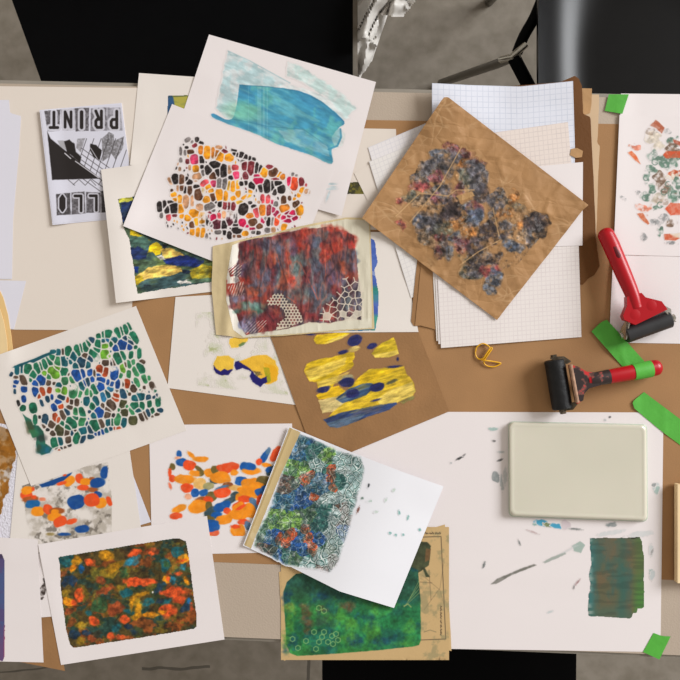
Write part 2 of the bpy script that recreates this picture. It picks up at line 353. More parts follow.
# ================================================================== the room
def build_floor():
    m, N, L, b = new_mat('polished concrete')
    tc = N.new('ShaderNodeTexCoord'); acc = None
    def noise(s, d, lo, hi, c0, c1):
        n = N.new('ShaderNodeTexNoise'); n.inputs['Scale'].default_value = s; n.inputs['Detail'].default_value = d; L.new(tc.outputs['Object'], n.inputs['Vector'])
        r = N.new('ShaderNodeValToRGB'); r.color_ramp.elements[0].position = lo; r.color_ramp.elements[1].position = hi
        r.color_ramp.elements[0].color = c0; r.color_ramp.elements[1].color = c1; L.new(n.outputs['Fac'], r.inputs['Fac']); return r.outputs['Color'], n
    a, n0 = noise(2.5, 8, .25, .75, lc((126, 117, 104)), lc((142, 133, 121)))
    c, n1 = noise(30, 10, .3, .62, lc((222, 220, 214)), lc((255, 255, 255)))
    mx = N.new('ShaderNodeMix'); mx.data_type = 'RGBA'; mx.blend_type = 'MULTIPLY'; mx.inputs['Factor'].default_value = 1
    L.new(a, mx.inputs['A']); L.new(c, mx.inputs['B']); cur = mx.outputs['Result']
    sp = N.new('ShaderNodeSeparateXYZ'); L.new(tc.outputs['Object'], sp.inputs[0])
    def crack(axis, pos, w, other, lo, hi):
        nonlocal cur
        n = N.new('ShaderNodeTexNoise'); n.inputs['Scale'].default_value = 7; L.new(tc.outputs['Object'], n.inputs['Vector'])
        def M(op, i, j=None):
            q = N.new('ShaderNodeMath'); q.operation = op
            for k, v in enumerate((i, j)):
                if v is None: continue
                if isinstance(v, float): q.inputs[k].default_value = v
                else: L.new(v, q.inputs[k])
            return q.outputs[0]
        d = M('ABSOLUTE', M('ADD', M('SUBTRACT', sp.outputs[axis], float(pos)), M('MULTIPLY', M('SUBTRACT', n.outputs['Fac'], 0.5), 0.06)))
        f = M('MULTIPLY', M('LESS_THAN', d, float(w)), M('MULTIPLY', M('GREATER_THAN', sp.outputs[other], float(lo)), M('LESS_THAN', sp.outputs[other], float(hi))))
        k = N.new('ShaderNodeMix'); k.data_type = 'RGBA'; k.inputs['B'].default_value = lc((62, 57, 48)); L.new(M('MULTIPLY', f, 0.75), k.inputs['Factor']); L.new(cur, k.inputs['A']); cur = k.outputs['Result']
    crack('Y', P(0, 667, -TABLE_Z)[1], 0.003, 'X', P(142, 0, -TABLE_Z)[0], P(210, 0, -TABLE_Z)[0])
    crack('Y', P(0, 671, -TABLE_Z)[1], 0.002, 'X', P(-300, 0, -TABLE_Z)[0], P(50, 0, -TABLE_Z)[0])
    crack('X', P(309, 0, -TABLE_Z)[0], 0.004, 'Y', -2.5, P(0, 640, -TABLE_Z)[1])
    L.new(cur, b.inputs['Base Color']); b.inputs['Roughness'].default_value = 0.55
    bm = bmesh.new(); s = 3.5
    vs = [bm.verts.new(v) for v in ((-s, -s, 0), (s, -s, 0), (s, s, 0), (-s, s, 0))]; f = bm.faces.new(vs)
    r = bmesh.ops.extrude_face_region(bm, geom=[f]); bmesh.ops.translate(bm, verts=[v for v in r['geom'] if isinstance(v, bmesh.types.BMVert)], vec=(0, 0, -0.1))
    o = obj_bm('floor', bm, m, smooth=False); o['kind'] = 'structure'
build_floor()
def build_walls():
    m = mat('painted plaster', (204, 199, 190), rough=.9, var=.02, scale=3, bump=.1, bscale=120); mb = mat('white baseboard', (222, 220, 214), rough=.6)
    for name, a, b, z1, mm in (('wall_back', (-3.6, 3.5), (3.5, 3.6), 2.8, m), ('wall_left', (-3.6, -3.5), (-3.5, 3.5), 2.8, m), ('baseboard_back', (-3.5, 3.485), (3.5, 3.5), .1, mb), ('baseboard_left', (-3.5, -3.5), (-3.485, 3.485), .1, mb)):
        bm = bmesh.new(); bm_prism(bm, [a, (b[0], a[1]), b, (a[0], b[1])], 0, z1); o = obj_bm(name, bm, mm, smooth=False); o['kind'] = 'structure'
build_walls()
def build_table():
    yt = lambda x: 79.0 + 0.0225 * x; yb = lambda x: 632.0 + 0.04 * x; x0, x1 = -270, 960
    root = empty('folding_table', (0, 0, 0), 'long pale plastic folding table with pebbled top under all the papers', 'table')
    m = mat('pebbled plastic', (182, 166, 149), rough=0.6, var=0.03, scale=8, bump=0.17, bscale=420)
    m2 = mat('grey table edge', (150, 143, 132), rough=0.5)
    bm = bmesh.new(); q = lambda x, y: P(x, y, 0)[:2]
    bm_prism(bm, [q(x0 + 5, yb(x0) - 4), q(x1 - 5, yb(x1) - 4), q(x1 - 5, yt(x1) + 4.5), q(x0 + 5, yt(x0) + 4.5)], TABLE_Z - 0.03, TABLE_Z); bevel(bm, 0.005, 3)
    obj_bm('tabletop', bm, m, root)
    bm = bmesh.new()
    bm_prism(bm, [q(x0, yb(x0)), q(x1, yb(x1)), q(x1, yt(x1)), q(x0, yt(x0))], TABLE_Z - 0.045, TABLE_Z - 0.005); bevel(bm, 0.006, 3)
    obj_bm('edge_trim', bm, m2, root)['label'] = 'grey rim around the tabletop'
    ms = mat('grey steel tube', (120, 118, 114), rough=0.35, metal=0.8)
    for px in (-190, 870):
        for py in (170, 560):
            a = P(px, py, 0); bm = bmesh.new()
            bm_tube(bm, [(a[0], a[1], TABLE_Z - 0.045), (a[0], a[1], 0.0)], 0.0125, 12); obj_bm('leg', bm, ms, root)
build_table()
# ================================================================== papers under everything
KR = mat('brown kraft paper', (163, 122, 81), rough=0.75, var=0.07, scale=14, bump=0.1, bscale=500)
KR2 = mat('darker kraft paper', (152, 112, 72), rough=0.7, var=0.10, scale=20, bump=0.15, bscale=300)
KR3 = mat('crumpled kraft paper', (181, 140, 95), rough=0.65, var=0.12, scale=25, bump=0.3, bscale=120)
KR5 = mat('shade-darkened kraft paper', (104, 64, 24), rough=0.7, var=0.08, scale=18, bump=0.15, bscale=300)  # brown deepened to put the shade on the strip into its colour
KR4 = mat('pale kraft paper', (205, 176, 142), rough=0.75, var=0.05, scale=20)
W1 = mat('warm white drawing paper', (229, 221, 214), rough=0.8, var=0.012, scale=6, bump=0.06, bscale=700, spec=0.15)
W2 = mat('cool white drawing paper', (232, 224, 223), rough=0.8, var=0.012, scale=6, bump=0.05, bscale=700, spec=0.15)
W3 = mat('cream drawing paper', (225, 214, 203), rough=0.8, var=0.012, scale=6, bump=0.05, bscale=700, spec=0.15)
WB = mat('bluish white thin paper', (221, 219, 229), rough=0.7, var=0.01, scale=6)
CW1, CW2, CW3 = (229, 221, 214), (232, 224, 223), (225, 214, 203)
GP = 'prints scattered on the table'; GB = 'blank papers on the table'; GG = 'graph paper sheets'; GK = 'brown kraft sheets in the stack'
sheet('kraft_paper', KR, [(-120, 112), (800, 127), (800, 585), (-120, 549)], label='large flat brown kraft sheet covering the middle of the table', cat='kraft paper', step=8)
sheet('drawing_paper', W3, [(-130, 84.5), (142, 88), (131, 330.5), (-130, 328.5)], label='large blank cream sheet under the black and white zine', cat='paper', group=GB, step=6)
sheet('tracing_paper', WB, [(-130, 99), (9, 100)], [(9, 100), (10, 113), (21, 116), (19, 150), (13, 220), (12, 279)], [(-130, 279), (12, 279)], [(-130, 99), (-130, 279)],
      'bluish white thin paper with ragged right edge at the left side of the table', 'paper', GB, step=3)
sheet('folded_paper', WB, [(-60, 279), (26, 281)], [(26, 281), (14, 329)], [(-60, 329), (14, 329)], [(-60, 279), (-60, 329)], 'bluish white thin paper with folded corner beside the curved tan card', 'paper', GB, step=3)
sheet('card', mat('tan card', (228, 192, 132), rough=0.6, var=0.03, scale=20), [(-60, 268), (-3, 285)], [(-3, 285), (3, 297), (8, 315), (11, 335), (14, 358)], [(-60, 380), (14, 358)], [(-60, 268), (-60, 380)],
      'tan card with curved edge at the left border', 'card', None, step=3, thick=1.6)
sheet('card', mat('light tan card', (233, 205, 155), rough=0.6, var=0.03, scale=20), [(-60, 278), (-8, 300)], [(-8, 300), (0, 309), (4, 322), (7, 340), (8, 361)], [(-60, 380), (8, 361)], [(-60, 278), (-60, 380)],
      'paler tan card lying on top of the curved tan card', 'card', None, step=3, thick=1.2)
# right edge of the table
sheet('drawing_paper', W2, [(621, 93.5), (760, 95), (760, 345), (609, 342.5)], label='blank white sheet under the clean red brayer at the right', cat='paper', group=GB, step=4, rel=lambda x, y: 2.5 * sstep(640, 608, x))
big = sheet('drawing_paper', W2, [(322, 411.5), (663.5, 412.5), (660.5, 652), (322, 647)], label='large white sheet stained with paint under the gel plate', cat='paper', step=3)
c = Canvas((586, 534, 648, 621), CW2, 2)
c.clip([(590, 538), (640, 537), (642, 541), (644, 560), (644.5, 600), (644, 608), (638, 609), (637, 613), (633, 613), (632, 617), (629, 618.5), (588, 616), (588, 595), (590, 590), (589, 575), (591, 565), (590, 545)], 0.9)
t = fbm(c.X, c.Y, 26, 2, 4); c.put(np.ones_like(t), (98, 96, 72)); c.put(sstep(.42, .62, fbm(c.X, c.Y / 2, 18, 5, 4)) * .7, (62, 98, 92)); c.put(sstep(.5, .7, fbm(c.X, c.Y, 14, 9, 4)) * .5, (120, 95, 70))
c.put((1 - sstep(590, 600, c.X)) * .75, (60, 118, 118)); c.put((1 - sstep(0, 8, np.abs(c.X - 622))) * .5, (50, 100, 90)); c.put(sstep(629, 640, c.X) * .6, (80, 118, 62)); c.put(sstep(630, 640, c.X) * sstep(570, 600, c.Y) * .6, (75, 140, 60))
c.put(sstep(603, 612, c.Y) * (c.X < 632) * .45, (66, 104, 92)); c.put((1 - sstep(590, 596, c.X + 3 * vnoise(c.X * 0, c.Y, 3, 4))) * sstep(.45, .6, vnoise(c.X * .3, c.Y, 3, 6)) * .5, (205, 205, 195))
c.put(sstep(.55, .7, vnoise(c.X * .15, c.Y, 2, 3)) * .18, (40, 50, 45))
c.build('paint_swatch', big, label='dark green and brown brushed paint patch')
c = Canvas((488, 530, 585, 588), CW2, 2); pl = [(491, 584), (497, 579), (520, 569), (534, 564), (537, 565), (530, 568), (512, 575), (496, 584)]; c.poly(pl, (122, 120, 112), rag=.4, grain=.2)
c.poly([(543, 562), (552, 557), (565, 552), (566, 554), (556, 559), (545, 563)], (160, 168, 160), .9, rag=.5); c.poly([(572, 546), (580, 541), (585, 545), (581, 553), (574, 551)], (158, 178, 168), .9, rag=.6)
c.poly([(556, 556), (575, 545), (580, 545), (565, 553)], (200, 202, 202), .5, rag=.4); c.mask &= dil(c.A > .05, 1); c.build('paint_streak', big, label='long grey paint streak')
NSP = [0]
def marks(txt, name, label):
    pal = dict(a=(85, 92, 90), g=(165, 172, 172), G=(130, 138, 138), b=(70, 160, 195), t=(110, 160, 150), k=(55, 55, 55), p=(205, 190, 195), s=(190, 200, 200), v=(90, 110, 60), r=(150, 110, 110))
    for e in txt.split():
        f = e.split(','); x, y, r = float(f[0]), float(f[1]), max(float(f[2]), float(f[3])) * 1.5 + 3
        c = Canvas((x - r, y - r, x + r, y + r), CW2, 2); c.blobs((0, 0), e, pal, 1, wob=.3, grain=.2); c.mask &= dil(c.A > .08, 1); NSP[0] += 1; c.build(name, big, lift=.13 + .02 * (NSP[0] % 7), label=label)
marks('541,523,6,3,10,b 548,525,5,2,10,v,.8 556,526,6,2.4,10,b 566,525,5,5,0,p,.8 575,529,6,1,6,a,.7 533,532,5,.7,20,r,.5 536,524,3,1.6,0,t,.8', 'paint_smear', None)
marks('496,477,4.6,4.8,0,G,.85 502,483,2,7,-5,g,.8 505,476,2,8,0,g,.6 493,429,4.5,1.5,0,t,.6 494,441,1.6,1,0,k,.8 501,452,3,1,0,g,.8 500,460,2.6,1,-20,k,.9 460,458,4,1,-28,k,.95 464,455,1.6,.8,-28,k,.7 451,463,1,.8,0,g,.8 610,417,1.2,.9,0,k,.9 605,420,1.2,1,0,g,.7', 'ink_spot', None)
marks('612,524.5,5.5,2.4,0,G,.9 611,524,3.4,1.2,0,s,.9 656,488,3,5,10,s,.8 657,490,2.4,4,10,t,.5 654,485,2,2,0,G,.8 651,550,2,6,0,s,.6 652,552,1,3,20,a,.5 652,576,2.4,5,10,s,.8 651,572,2,3,0,t,.5 640,534,14,3,-8,s,.5 610,533,14,2,-10,s,.5 484,565,1.2,3,20,a,.8 519.5,543,.8,2.6,-20,a,.7 577,583,.8,4,40,r,.8 574,587,.8,2,10,k,.6 550,612,3,1,-20,s,.7', 'ink_stain', None)
sheet('kraft_paper', KR2, [(-20, 575), (49, 596), (65, 671), (-10, 656)], label='brown kraft sheet hanging over the table edge at the lower left', cat='kraft paper', step=4)
x = sheet('art_print', W2, [(-20, 556), (49, 553), (52.5, 616.5), (-16, 622)], label='white sheet with a dark speck showing between the two lower left prints', cat='print', group=GP)
c = Canvas((38, 578, 54, 600), CW2, 2); c.blobs((0, 0), '44,590,3,6,10,k 42,598,2,2,0,k 45,581,2,4,0,k', dict(k=(60, 50, 45)), 1, wob=.6, grain=.8); c.mask &= dil(c.A > .05, 1); c.build('ink_specks', x, label='dark ink specks')
# ================================================================== left-hand prints
def build_zine():
    o = sheet('zine', mat('bluish copier paper', (218, 217, 229), rough=0.75, var=0.02, scale=40), [(39.5, 110), (121.5, 103), (136, 217), (52.5, 225)], label='black and white printed zine with upside-down block lettering', cat='zine', thick=1.2, gap=.4, rel=lambda x, y: 2.5 * sstep(62, 40, x - .11 * (y - 110)))
    c = Canvas((39, 101, 138, 226), (218, 217, 229), 3); c.clip([(40.5, 111), (121, 104), (135, 216), (53, 224)])
    K, D = (40, 35, 34), (92, 88, 92); sc = 7.556; q = lambda pts, oy=95: [(35 + a / sc, oy + b / sc) for a, b in pts]
    for k, (g, pts) in enumerate(((D, [(70, 120), (190, 100), (185, 270), (95, 275)]), ((178, 175, 185), [(195, 110), (300, 102), (302, 265), (205, 270)]), (D, [(300, 100), (410, 98), (405, 270), (308, 275)]), ((112, 108, 114), [(420, 100), (540, 95), (545, 268), (420, 272)]), ((150, 147, 155), [(545, 95), (645, 95), (662, 268), (540, 268)]))):
        c.poly(q(pts), g, rag=.5, grain=.35, var=.3, vs=2)
    PAPER = (206, 204, 214)
    def letter(cx, cy, strokes, w, hx, hy, rot=0.0, oy=95, halo=4.5):
        # strokes in a unit box, drawn turned half a turn so that the word reads from the far side of the table
        ca, sa = math.cos(rot), math.sin(rot); Q = []
        for st in strokes: Q.append([(35 + (cx - (a * hx * ca - b * hy * sa)) / sc, oy + (cy - (a * hx * sa + b * hy * ca)) / sc) for a, b in st])
        for st in Q: c.line(st, w + halo * .9, PAPER, .95)
        for st in Q: c.line(st, w, K)
    arc = [(math.sin(t) * .9 - .1, -.45 + -.5 * math.cos(t)) for t in np.linspace(0, math.pi, 7)]
    bowl = [(-.7, -1), (.4, -1), (.8, -.75), (.8, -.25), (.4, 0), (-.7, 0)]
    letter(598, 185, [[(-.7, -1), (-.7, 1)], bowl], 3.0, 28, 62)
    letter(482, 183, [[(-.7, -1), (-.7, 1)], bowl, [(-.1, 0), (.8, 1)]], 3.0, 28, 62)
    letter(352, 187, [[(0, -1), (0, 1)]], 3.6, 28, 58)
    letter(250, 185, [[(-.8, 1), (-.8, -1), (.8, 1), (.8, -1)]], 2.8, 28, 58)
    letter(143, 188, [[(-.9, -1), (.9, -1)], [(0, -1), (0, 1)]], 3.0, 32, 58)
    # picture
    c.poly(q([(320, 330), (380, 325), (345, 430), (310, 400)]), (150, 147, 152), rag=.4, grain=.4, vs=2); c.poly(q([(505, 330), (560, 280), (595, 300), (600, 360), (560, 470), (510, 500)]), (120, 117, 120), rag=.4, grain=.45, vs=1.6)
    c.poly(q([(590, 350), (670, 315), (665, 400), (610, 490), (575, 440)]), (125, 122, 125), rag=.4, grain=.45, vs=1.6)
    for i in range(7): a = 330 + i * 55; c.line(q([(a + 60, 330), (a - 40, 620)]), .7, (70, 66, 68), .85)
    for i in range(6): a = 400 + i * 45; c.line(q([(350, a), (560, a + 150)]), .7, (70, 66, 68), .85)
    c.poly(q([(92, 275), (120, 330), (230, 420), (350, 520), (495, 632), (300, 636), (130, 642)]), K, rag=.25); c.poly(q([(170, 345), (230, 345), (240, 420), (190, 390)]), (150, 148, 150), .7, rag=.5)
    c.poly(q([(220, 350), (260, 335), (300, 370), (310, 430), (350, 470), (340, 510), (240, 430)]), K, rag=.7); c.poly(q([(420, 370), (460, 375), (505, 420), (490, 490), (440, 470), (415, 420)]), K, rag=.7)
    c.line(q([(225, 440), (270, 480)]), .9, (225, 222, 228)); c.line(q([(305, 500), (480, 625)]), .8, (225, 222, 228)); c.line(q([(420, 400), (470, 480)]), .6, (215, 212, 220))
    for i in range(6): c.line(q([(240 + i * 48, 300), (285 + i * 44, 262)] if i % 2 else [(250 + i * 42, 262), (300 + i * 40, 305)], 145), .7, (80, 76, 78), .8)
    # lower lettering
    for g, pts in (((78, 74, 76), [(160, 370), (265, 362), (270, 525), (165, 532)]), ((98, 94, 98), [(275, 360), (375, 350), (382, 518), (278, 525)]), ((88, 84, 88), [(385, 355), (495, 360), (495, 510), (388, 512)]), ((60, 56, 58), [(500, 350), (640, 335), (650, 500), (502, 510)])):
        c.poly(q(pts, 145), g, rag=.4, grain=.25, var=.3, vs=2)
    H = (215, 213, 220)
    letter(207, 440, [[(0, -1), (.7, -.6), (.7, .6), (0, 1), (-.7, .6), (-.7, -.6), (0, -1)]], 2.2, 22, 58, oy=145, halo=3); c.line(q([(205, 395), (208, 490)], 145), 2.6, K)
    letter(325, 440, [[(-.9, -1), (-.9, .95), (.9, .95)]], 2.8, 26, 58, rot=0, oy=145, halo=3.2); letter(440, 437, [[(-.9, -1), (-.9, .95), (.9, .95)]], 2.8, 26, 56, oy=145, halo=3.2)
    c.build('printed_image', o, label='black picture and block letters printed on the cover')
def strokes_field(c, ang, st, pal, seed, poly=None):
    a = math.radians(ang); xr = (c.X * math.cos(a) + c.Y * math.sin(a)) / st; yr = -c.X * math.sin(a) + c.Y * math.cos(a)
    for i, (col, s, lo, hi, al) in enumerate(pal): c.put(sstep(lo, hi, fbm(xr, yr, s, seed + i * 2, 4)) * al, col)
NV, YE, YP, GO, TE = (32, 48, 92), (226, 192, 30), (226, 186, 92), (96, 108, 52), (56, 82, 92)
def build_E():
    o = sheet('art_print', W1, [(139, 73), (212, 78), (204, 172), (130, 165)], label='print with a corner of blue and yellow paint half hidden behind the teal print', cat='print', group=GP)
    c = Canvas((165, 92, 206, 150), CW1, 2); c.clip([(168, 95), (190, 95), (203, 97), (198, 148), (166, 146)], .5)
    c.put(np.ones_like(c.X), (176, 168, 74)); strokes_field(c, 5, 2.5, [((90, 110, 80), 9, .4, .6, .7), ((215, 200, 90), 8, .5, .7, .6)], 4)
    c.poly([(166, 94), (173, 95), (175, 108), (170, 122), (165, 124)], (48, 88, 128), rag=1); c.line([(168, 97), (190, 95.5)], 1, (60, 75, 60), .7); c.build('printed_image', o)
def build_D():
    o = sheet('art_print', W1, [(101, 169.5), (215, 154), (226, 290), (116, 303)], label='yellow and navy brushed print on white paper lying over the zine', cat='print', group=GP, rel=lambda x, y: 6.5 * sstep(150, 104, x - .11 * (y - 170)) * sstep(165, 230, y))
    c = Canvas((116, 190, 222, 296), CW1, 2); c.clip([(118, 199), (140, 195), (220, 182), (221, 281), (160, 290), (137, 294), (134, 270), (129, 240), (123, 226)], .8)
    c.put(np.ones_like(c.X), (78, 98, 74)); strokes_field(c, -8, 2.2, [(TE, 12, .42, .6, .8), (GO, 10, .5, .7, .7)], 1)
    q = lambda pts, o=(130, 220): [(o[0] + a / 7.556, o[1] + b / 7.556) for a, b in pts]; k = dict(rag=1.2, grain=.25, var=.18, vs=4, stretch=(-8, 2))
    c.poly(q([(130, 210), (260, 200), (250, 330), (150, 420), (160, 260)], (100, 170)), NV, **k); c.poly([(118, 197), (132, 195), (134, 200), (119, 203)], (190, 186, 70), **k)
    c.poly(q([(0, 70), (150, 150), (140, 175), (60, 130), (0, 110)]), YE, **k); c.poly(q([(0, 130), (120, 120), (160, 170), (110, 220), (0, 200)]), (76, 108, 96), **k)
    c.poly(q([(0, 215), (60, 200), (140, 235), (120, 290), (60, 310), (0, 290)]), NV, **k); c.poly(q([(150, 190), (200, 165), (240, 200), (230, 260), (190, 270), (170, 240), (130, 250)]), YE, **k)
    c.poly(q([(230, 225), (300, 205), (420, 270), (340, 300), (250, 285)]), YP, **k); c.poly(q([(240, 180), (290, 195), (260, 215)]), (20, 30, 50), **k); c.poly(q([(240, 300), (420, 265), (560, 310), (520, 360), (380, 350), (270, 335)]), (28, 44, 108), **k)
    c.poly(q([(80, 400), (150, 355), (260, 335), (370, 355), (420, 385), (300, 420), (150, 440), (60, 480), (20, 440)]), YP, **k); c.poly(q([(20, 425), (90, 420), (110, 460), (60, 490), (30, 480)]), YE, **k)
    c.poly(q([(200, 275), (240, 265), (270, 300), (230, 305)]), (222, 214, 205), **k); c.poly(q([(30, 345), (70, 350), (60, 400), (15, 395)]), (22, 52, 120), **k); c.poly(q([(350, 465), (430, 450), (500, 462), (440, 480), (380, 485)]), (215, 208, 200), **k)
    c.poly(q([(450, 380), (540, 335), (620, 350), (620, 450), (470, 440)]), (170, 150, 40), rag=1.5, grain=.4, var=.3, vs=5); c.poly(q([(430, 455), (620, 440), (620, 470), (480, 475)]), (86, 112, 90), **k); c.poly(q([(385, 370), (460, 385), (440, 410), (400, 400)]), (30, 42, 62), **k)
    c.poly(q([(100, 488), (165, 490), (160, 500), (110, 500)]), (25, 30, 40), **k); c.A[:] = 1; c.grit(.55, 2.4, -10, 2.2); c.grit(.3, 6, -10, 2.5, 2); c.build('printed_image', o, m=paint_mat('thick paint', .45, .35))
# ================================================================== prints in the middle of the table
CELL = dict(k=(40, 33, 32), o=(238, 152, 30), d=(200, 115, 35), r=(125, 45, 52), p=(205, 62, 100), c=(205, 75, 82), b=(98, 62, 42), y=(226, 172, 60), g=(120, 112, 110), m=(188, 26, 72), t=(200, 148, 110), e=(222, 78, 45), w=(88, 38, 48))
def build_teal():
    o = sheet('art_print', W2, [(209, 34.5), (376, 82), (341.5, 216), (165, 166)], label='large white print with sweeping teal and turquoise brush strokes', cat='print', group=GP, rel=lambda x, y: 1.5 * sstep(110, 60, y - .28 * (x - 209)) + 4 * sstep(300, 350, x) * sstep(120, 210, y))
    c = Canvas((205, 46, 365, 205), CW2, 2); q = lambda pts: [(180 + a / 3.4, 60 + b / 3.4) for a, b in pts]
    k = dict(rag=1.5, grain=.55, var=.05, vs=7, soft=1.2)
    c.poly([(228, 51), (250, 62), (290, 84), (262, 90), (238, 92), (234, 118), (224, 118), (216, 108), (222, 80)], (176, 208, 212), .85, **k); c.line([(228, 51), (250, 61), (290, 83)], 1, (150, 190, 196), .7)
    c.poly([(288, 62), (300, 66), (340, 92), (356, 108), (346, 118), (330, 100), (300, 80), (287, 76)], (188, 216, 212), .8, **k); c.poly([(240, 84), (290, 84), (330, 98), (350, 118), (340, 120), (300, 92)], (205, 224, 224), .6, **k)
    main = q([(203, 84), (250, 88), (300, 91), (400, 104), (480, 140), (557, 208), (540, 232), (548, 262), (535, 292), (515, 302), (515, 352), (440, 322), (330, 285), (260, 252), (170, 220), (113, 196), (114, 182), (178, 200)])
    main = [tuple(p)[:2] for p in spline([(a, b, 0) for a, b in main + main[:1]], 5)]
    c.poly(main, (72, 152, 182), rag=.5, var=.12, vs=12)
    a = math.radians(25); xr = (c.X * math.cos(a) + c.Y * math.sin(a)) / 5; yr = -c.X * math.sin(a) + c.Y * math.cos(a); ins = inpoly(c.X, c.Y, main)
    c.put(ins * sstep(.48, .66, fbm(xr, yr, 7, 2, 4)) * .6, (120, 190, 196)); c.put(ins * sstep(.5, .68, fbm(xr, yr, 9, 7, 3)) * .5, (58, 128, 172)); c.put(ins * sstep(.55, .7, fbm(c.X, c.Y, 16, 4, 4)) * .5, (112, 192, 172))
    c.ell(244, 112, 20, 9, 10, (130, 200, 168), .6, soft=4); c.put(ins * (vnoise(c.X, c.Y * 0, 2, 3) > .55) * (np.abs(c.X - 258) < 10) * .25, (165, 215, 218))
    c.poly(q([(335, 240), (420, 235), (500, 290), (510, 330), (430, 300), (360, 275)]), (172, 208, 208), .55, rag=1.2, grain=.6, vs=5, stretch=(25, 3)); c.line(q([(203, 85), (300, 91), (400, 105), (480, 141), (556, 208)]), 1, (52, 118, 150), .6); c.line(q([(178, 200), (300, 226), (420, 236), (500, 292)]), .9, (58, 128, 150), .5)
    c.poly(q([(515, 262), (540, 230), (562, 250), (555, 290), (528, 300)]), (200, 214, 210), .55, rag=.8, grain=.3); c.line(q([(545, 235), (548, 262), (535, 292), (505, 304)]), 2, (62, 140, 170), .8)
    c.blobs((0, 0), '332,184,4,1,0,z 333,187,3,.8,0,z 331,189,5,.8,0,z 328,196,1,5,20,z', dict(z=(178, 205, 212)), 1, alpha=.7)
    c.grit(.16, 3, 25, 3); c.mask &= dil(c.A > .04, 2); c.build('printed_image', o)
def build_under():
    o = sheet('art_print', W3, [(230, 126), (396, 129), (398, 230), (228, 228)], label='cream print with a dark olive sliver showing right of the teal print', cat='print', group=GP)
    c = Canvas((335, 180, 366, 196), CW3, 2); c.clip([(300, 182), (362, 182), (364, 194), (300, 195)], .8); c.put(np.ones_like(c.X), (62, 60, 38)); c.put(sstep(.5, .65, fbm(c.X, c.Y, 5, 4)) * .6, (150, 138, 50)); c.build('printed_image', o)
    sheet('drawing_paper', W3, [(354, 173), (372, 163), (402, 224), (384, 234)], label='small cream paper corner poking out left of the crumpled kraft print', cat='paper', group=GB)
def build_F():
    o = sheet('art_print', W1, [(175.5, 297), (300, 290), (300, 405.5), (167.5, 388)], label='white print with yellow and navy thumb-like blots below the red tissue print', cat='print', group=GP)
    c = Canvas((192, 312, 288, 396), CW1, 2); q = lambda pts: [(190 + a / 7.556, 310 + b / 7.556) for a, b in pts]
    a = sstep(.45, .7, fbm(c.X, c.Y, 12, 3, 5)) * inpoly(c.X, c.Y, [(196, 312), (290, 312), (290, 395), (198, 385)]); c.field(a * .5, (196, 200, 168)); c.field(sstep(.6, .8, fbm(c.X, c.Y, 6, 9, 4)) * a * .8, (168, 176, 120))
    k = dict(rag=.7, var=.08, vs=5); Yl, N = (240, 196, 70), (32, 28, 105)
    c.poly(q([(300, 215), (345, 205), (440, 210), (435, 235), (390, 260), (360, 285), (310, 285), (295, 250)]), Yl, **k); c.poly(q([(365, 265), (395, 245), (420, 245), (405, 265), (375, 278)]), (85, 120, 70), .8, rag=.5)
    c.poly(q([(180, 400), (205, 350), (290, 345), (335, 370), (330, 440), (300, 480), (250, 498), (195, 480), (175, 440)]), Yl, **k)
    c.poly(q([(178, 420), (205, 445), (230, 465), (260, 445), (285, 455), (315, 445), (325, 455), (290, 490), (240, 498), (195, 480), (175, 450)]), N, rag=.9)
    c.poly(q([(330, 420), (340, 390), (370, 385), (460, 430), (470, 470), (430, 450), (395, 435), (350, 455)]), N, rag=.8)
    c.poly(q([(370, 390), (420, 370), (500, 340), (580, 340), (640, 380), (670, 450), (660, 530), (610, 558), (570, 560), (490, 480), (440, 430)]), (242, 190, 60), **k)
    c.poly(q([(560, 400), (640, 420), (670, 480), (650, 540), (590, 555), (570, 500)]), (236, 172, 30), .9, rag=1, grain=.3); c.poly(q([(550, 430), (600, 440), (612, 540), (590, 550), (570, 500)]), (150, 160, 30), .8, rag=1, grain=.3, vs=3)
    c.poly(q([(450, 500), (470, 460), (500, 500), (540, 520), (580, 500), (580, 545), (530, 578), (480, 545)]), N, rag=1.1); c.poly(q([(480, 460), (530, 470), (545, 490), (500, 500)]), (60, 60, 60), .7, rag=1, grain=.5, vs=2)
    c.mask &= dil(c.A > .03, 2); c.build('printed_image', o, m=paint_mat('thick paint', .45, .35))
    k = sheet('kraft_print', KR2, [(269.5, 334), (417.5, 330), (449, 411.5), (318, 466)], label='kraft print with yellow and navy brush marks in the centre of the pile', cat='print', group=GP, rel=lambda x, y: .5 * fbm(x, y, 25, 3, 3))
    c = Canvas((300, 326, 420, 434), (158, 118, 76), 2); q = lambda pts: [(300 + a / 7.556, 325 + b / 7.556) for a, b in pts]; q2 = lambda pts: [(350 + a / 7.556, 325 + b / 7.556) for a, b in pts]
    Y, L, N = (222, 186, 34), (226, 200, 112), (38, 42, 96); kk = dict(rag=.7, grain=.18, var=.16, vs=5, stretch=(-15, 2.5))
    c.poly(q([(100, 110), (130, 75), (250, 60), (390, 55), (300, 110), (200, 140), (120, 145)]), Y, **kk); c.poly(q([(190, 140), (240, 105), (390, 58), (300, 115)]), L, .7, **kk)
    c.poly(q2([(160, 215), (230, 140), (330, 95), (350, 140), (366, 215), (300, 242), (190, 246)]), (206, 178, 40), **kk); c.poly(q2([(165, 225), (360, 190), (366, 218), (300, 242), (190, 246)]), L, .6, **kk)
    c.poly(q([(30, 345), (50, 290), (130, 260), (230, 245), (340, 215), (370, 200), (408, 205), (415, 240), (395, 270), (410, 300), (390, 330), (300, 370), (240, 480), (140, 480), (125, 430), (70, 430)]), Y, **kk)
    c.poly(q([(40, 350), (200, 290), (350, 240), (340, 300), (200, 380), (75, 428)]), L, .6, **kk); c.poly(q([(130, 430), (290, 380), (380, 350), (300, 430), (150, 478)]), (214, 186, 90), .8, **kk); c.ell(348, 378, 6, 3.4, -10, (150, 150, 118), .8)
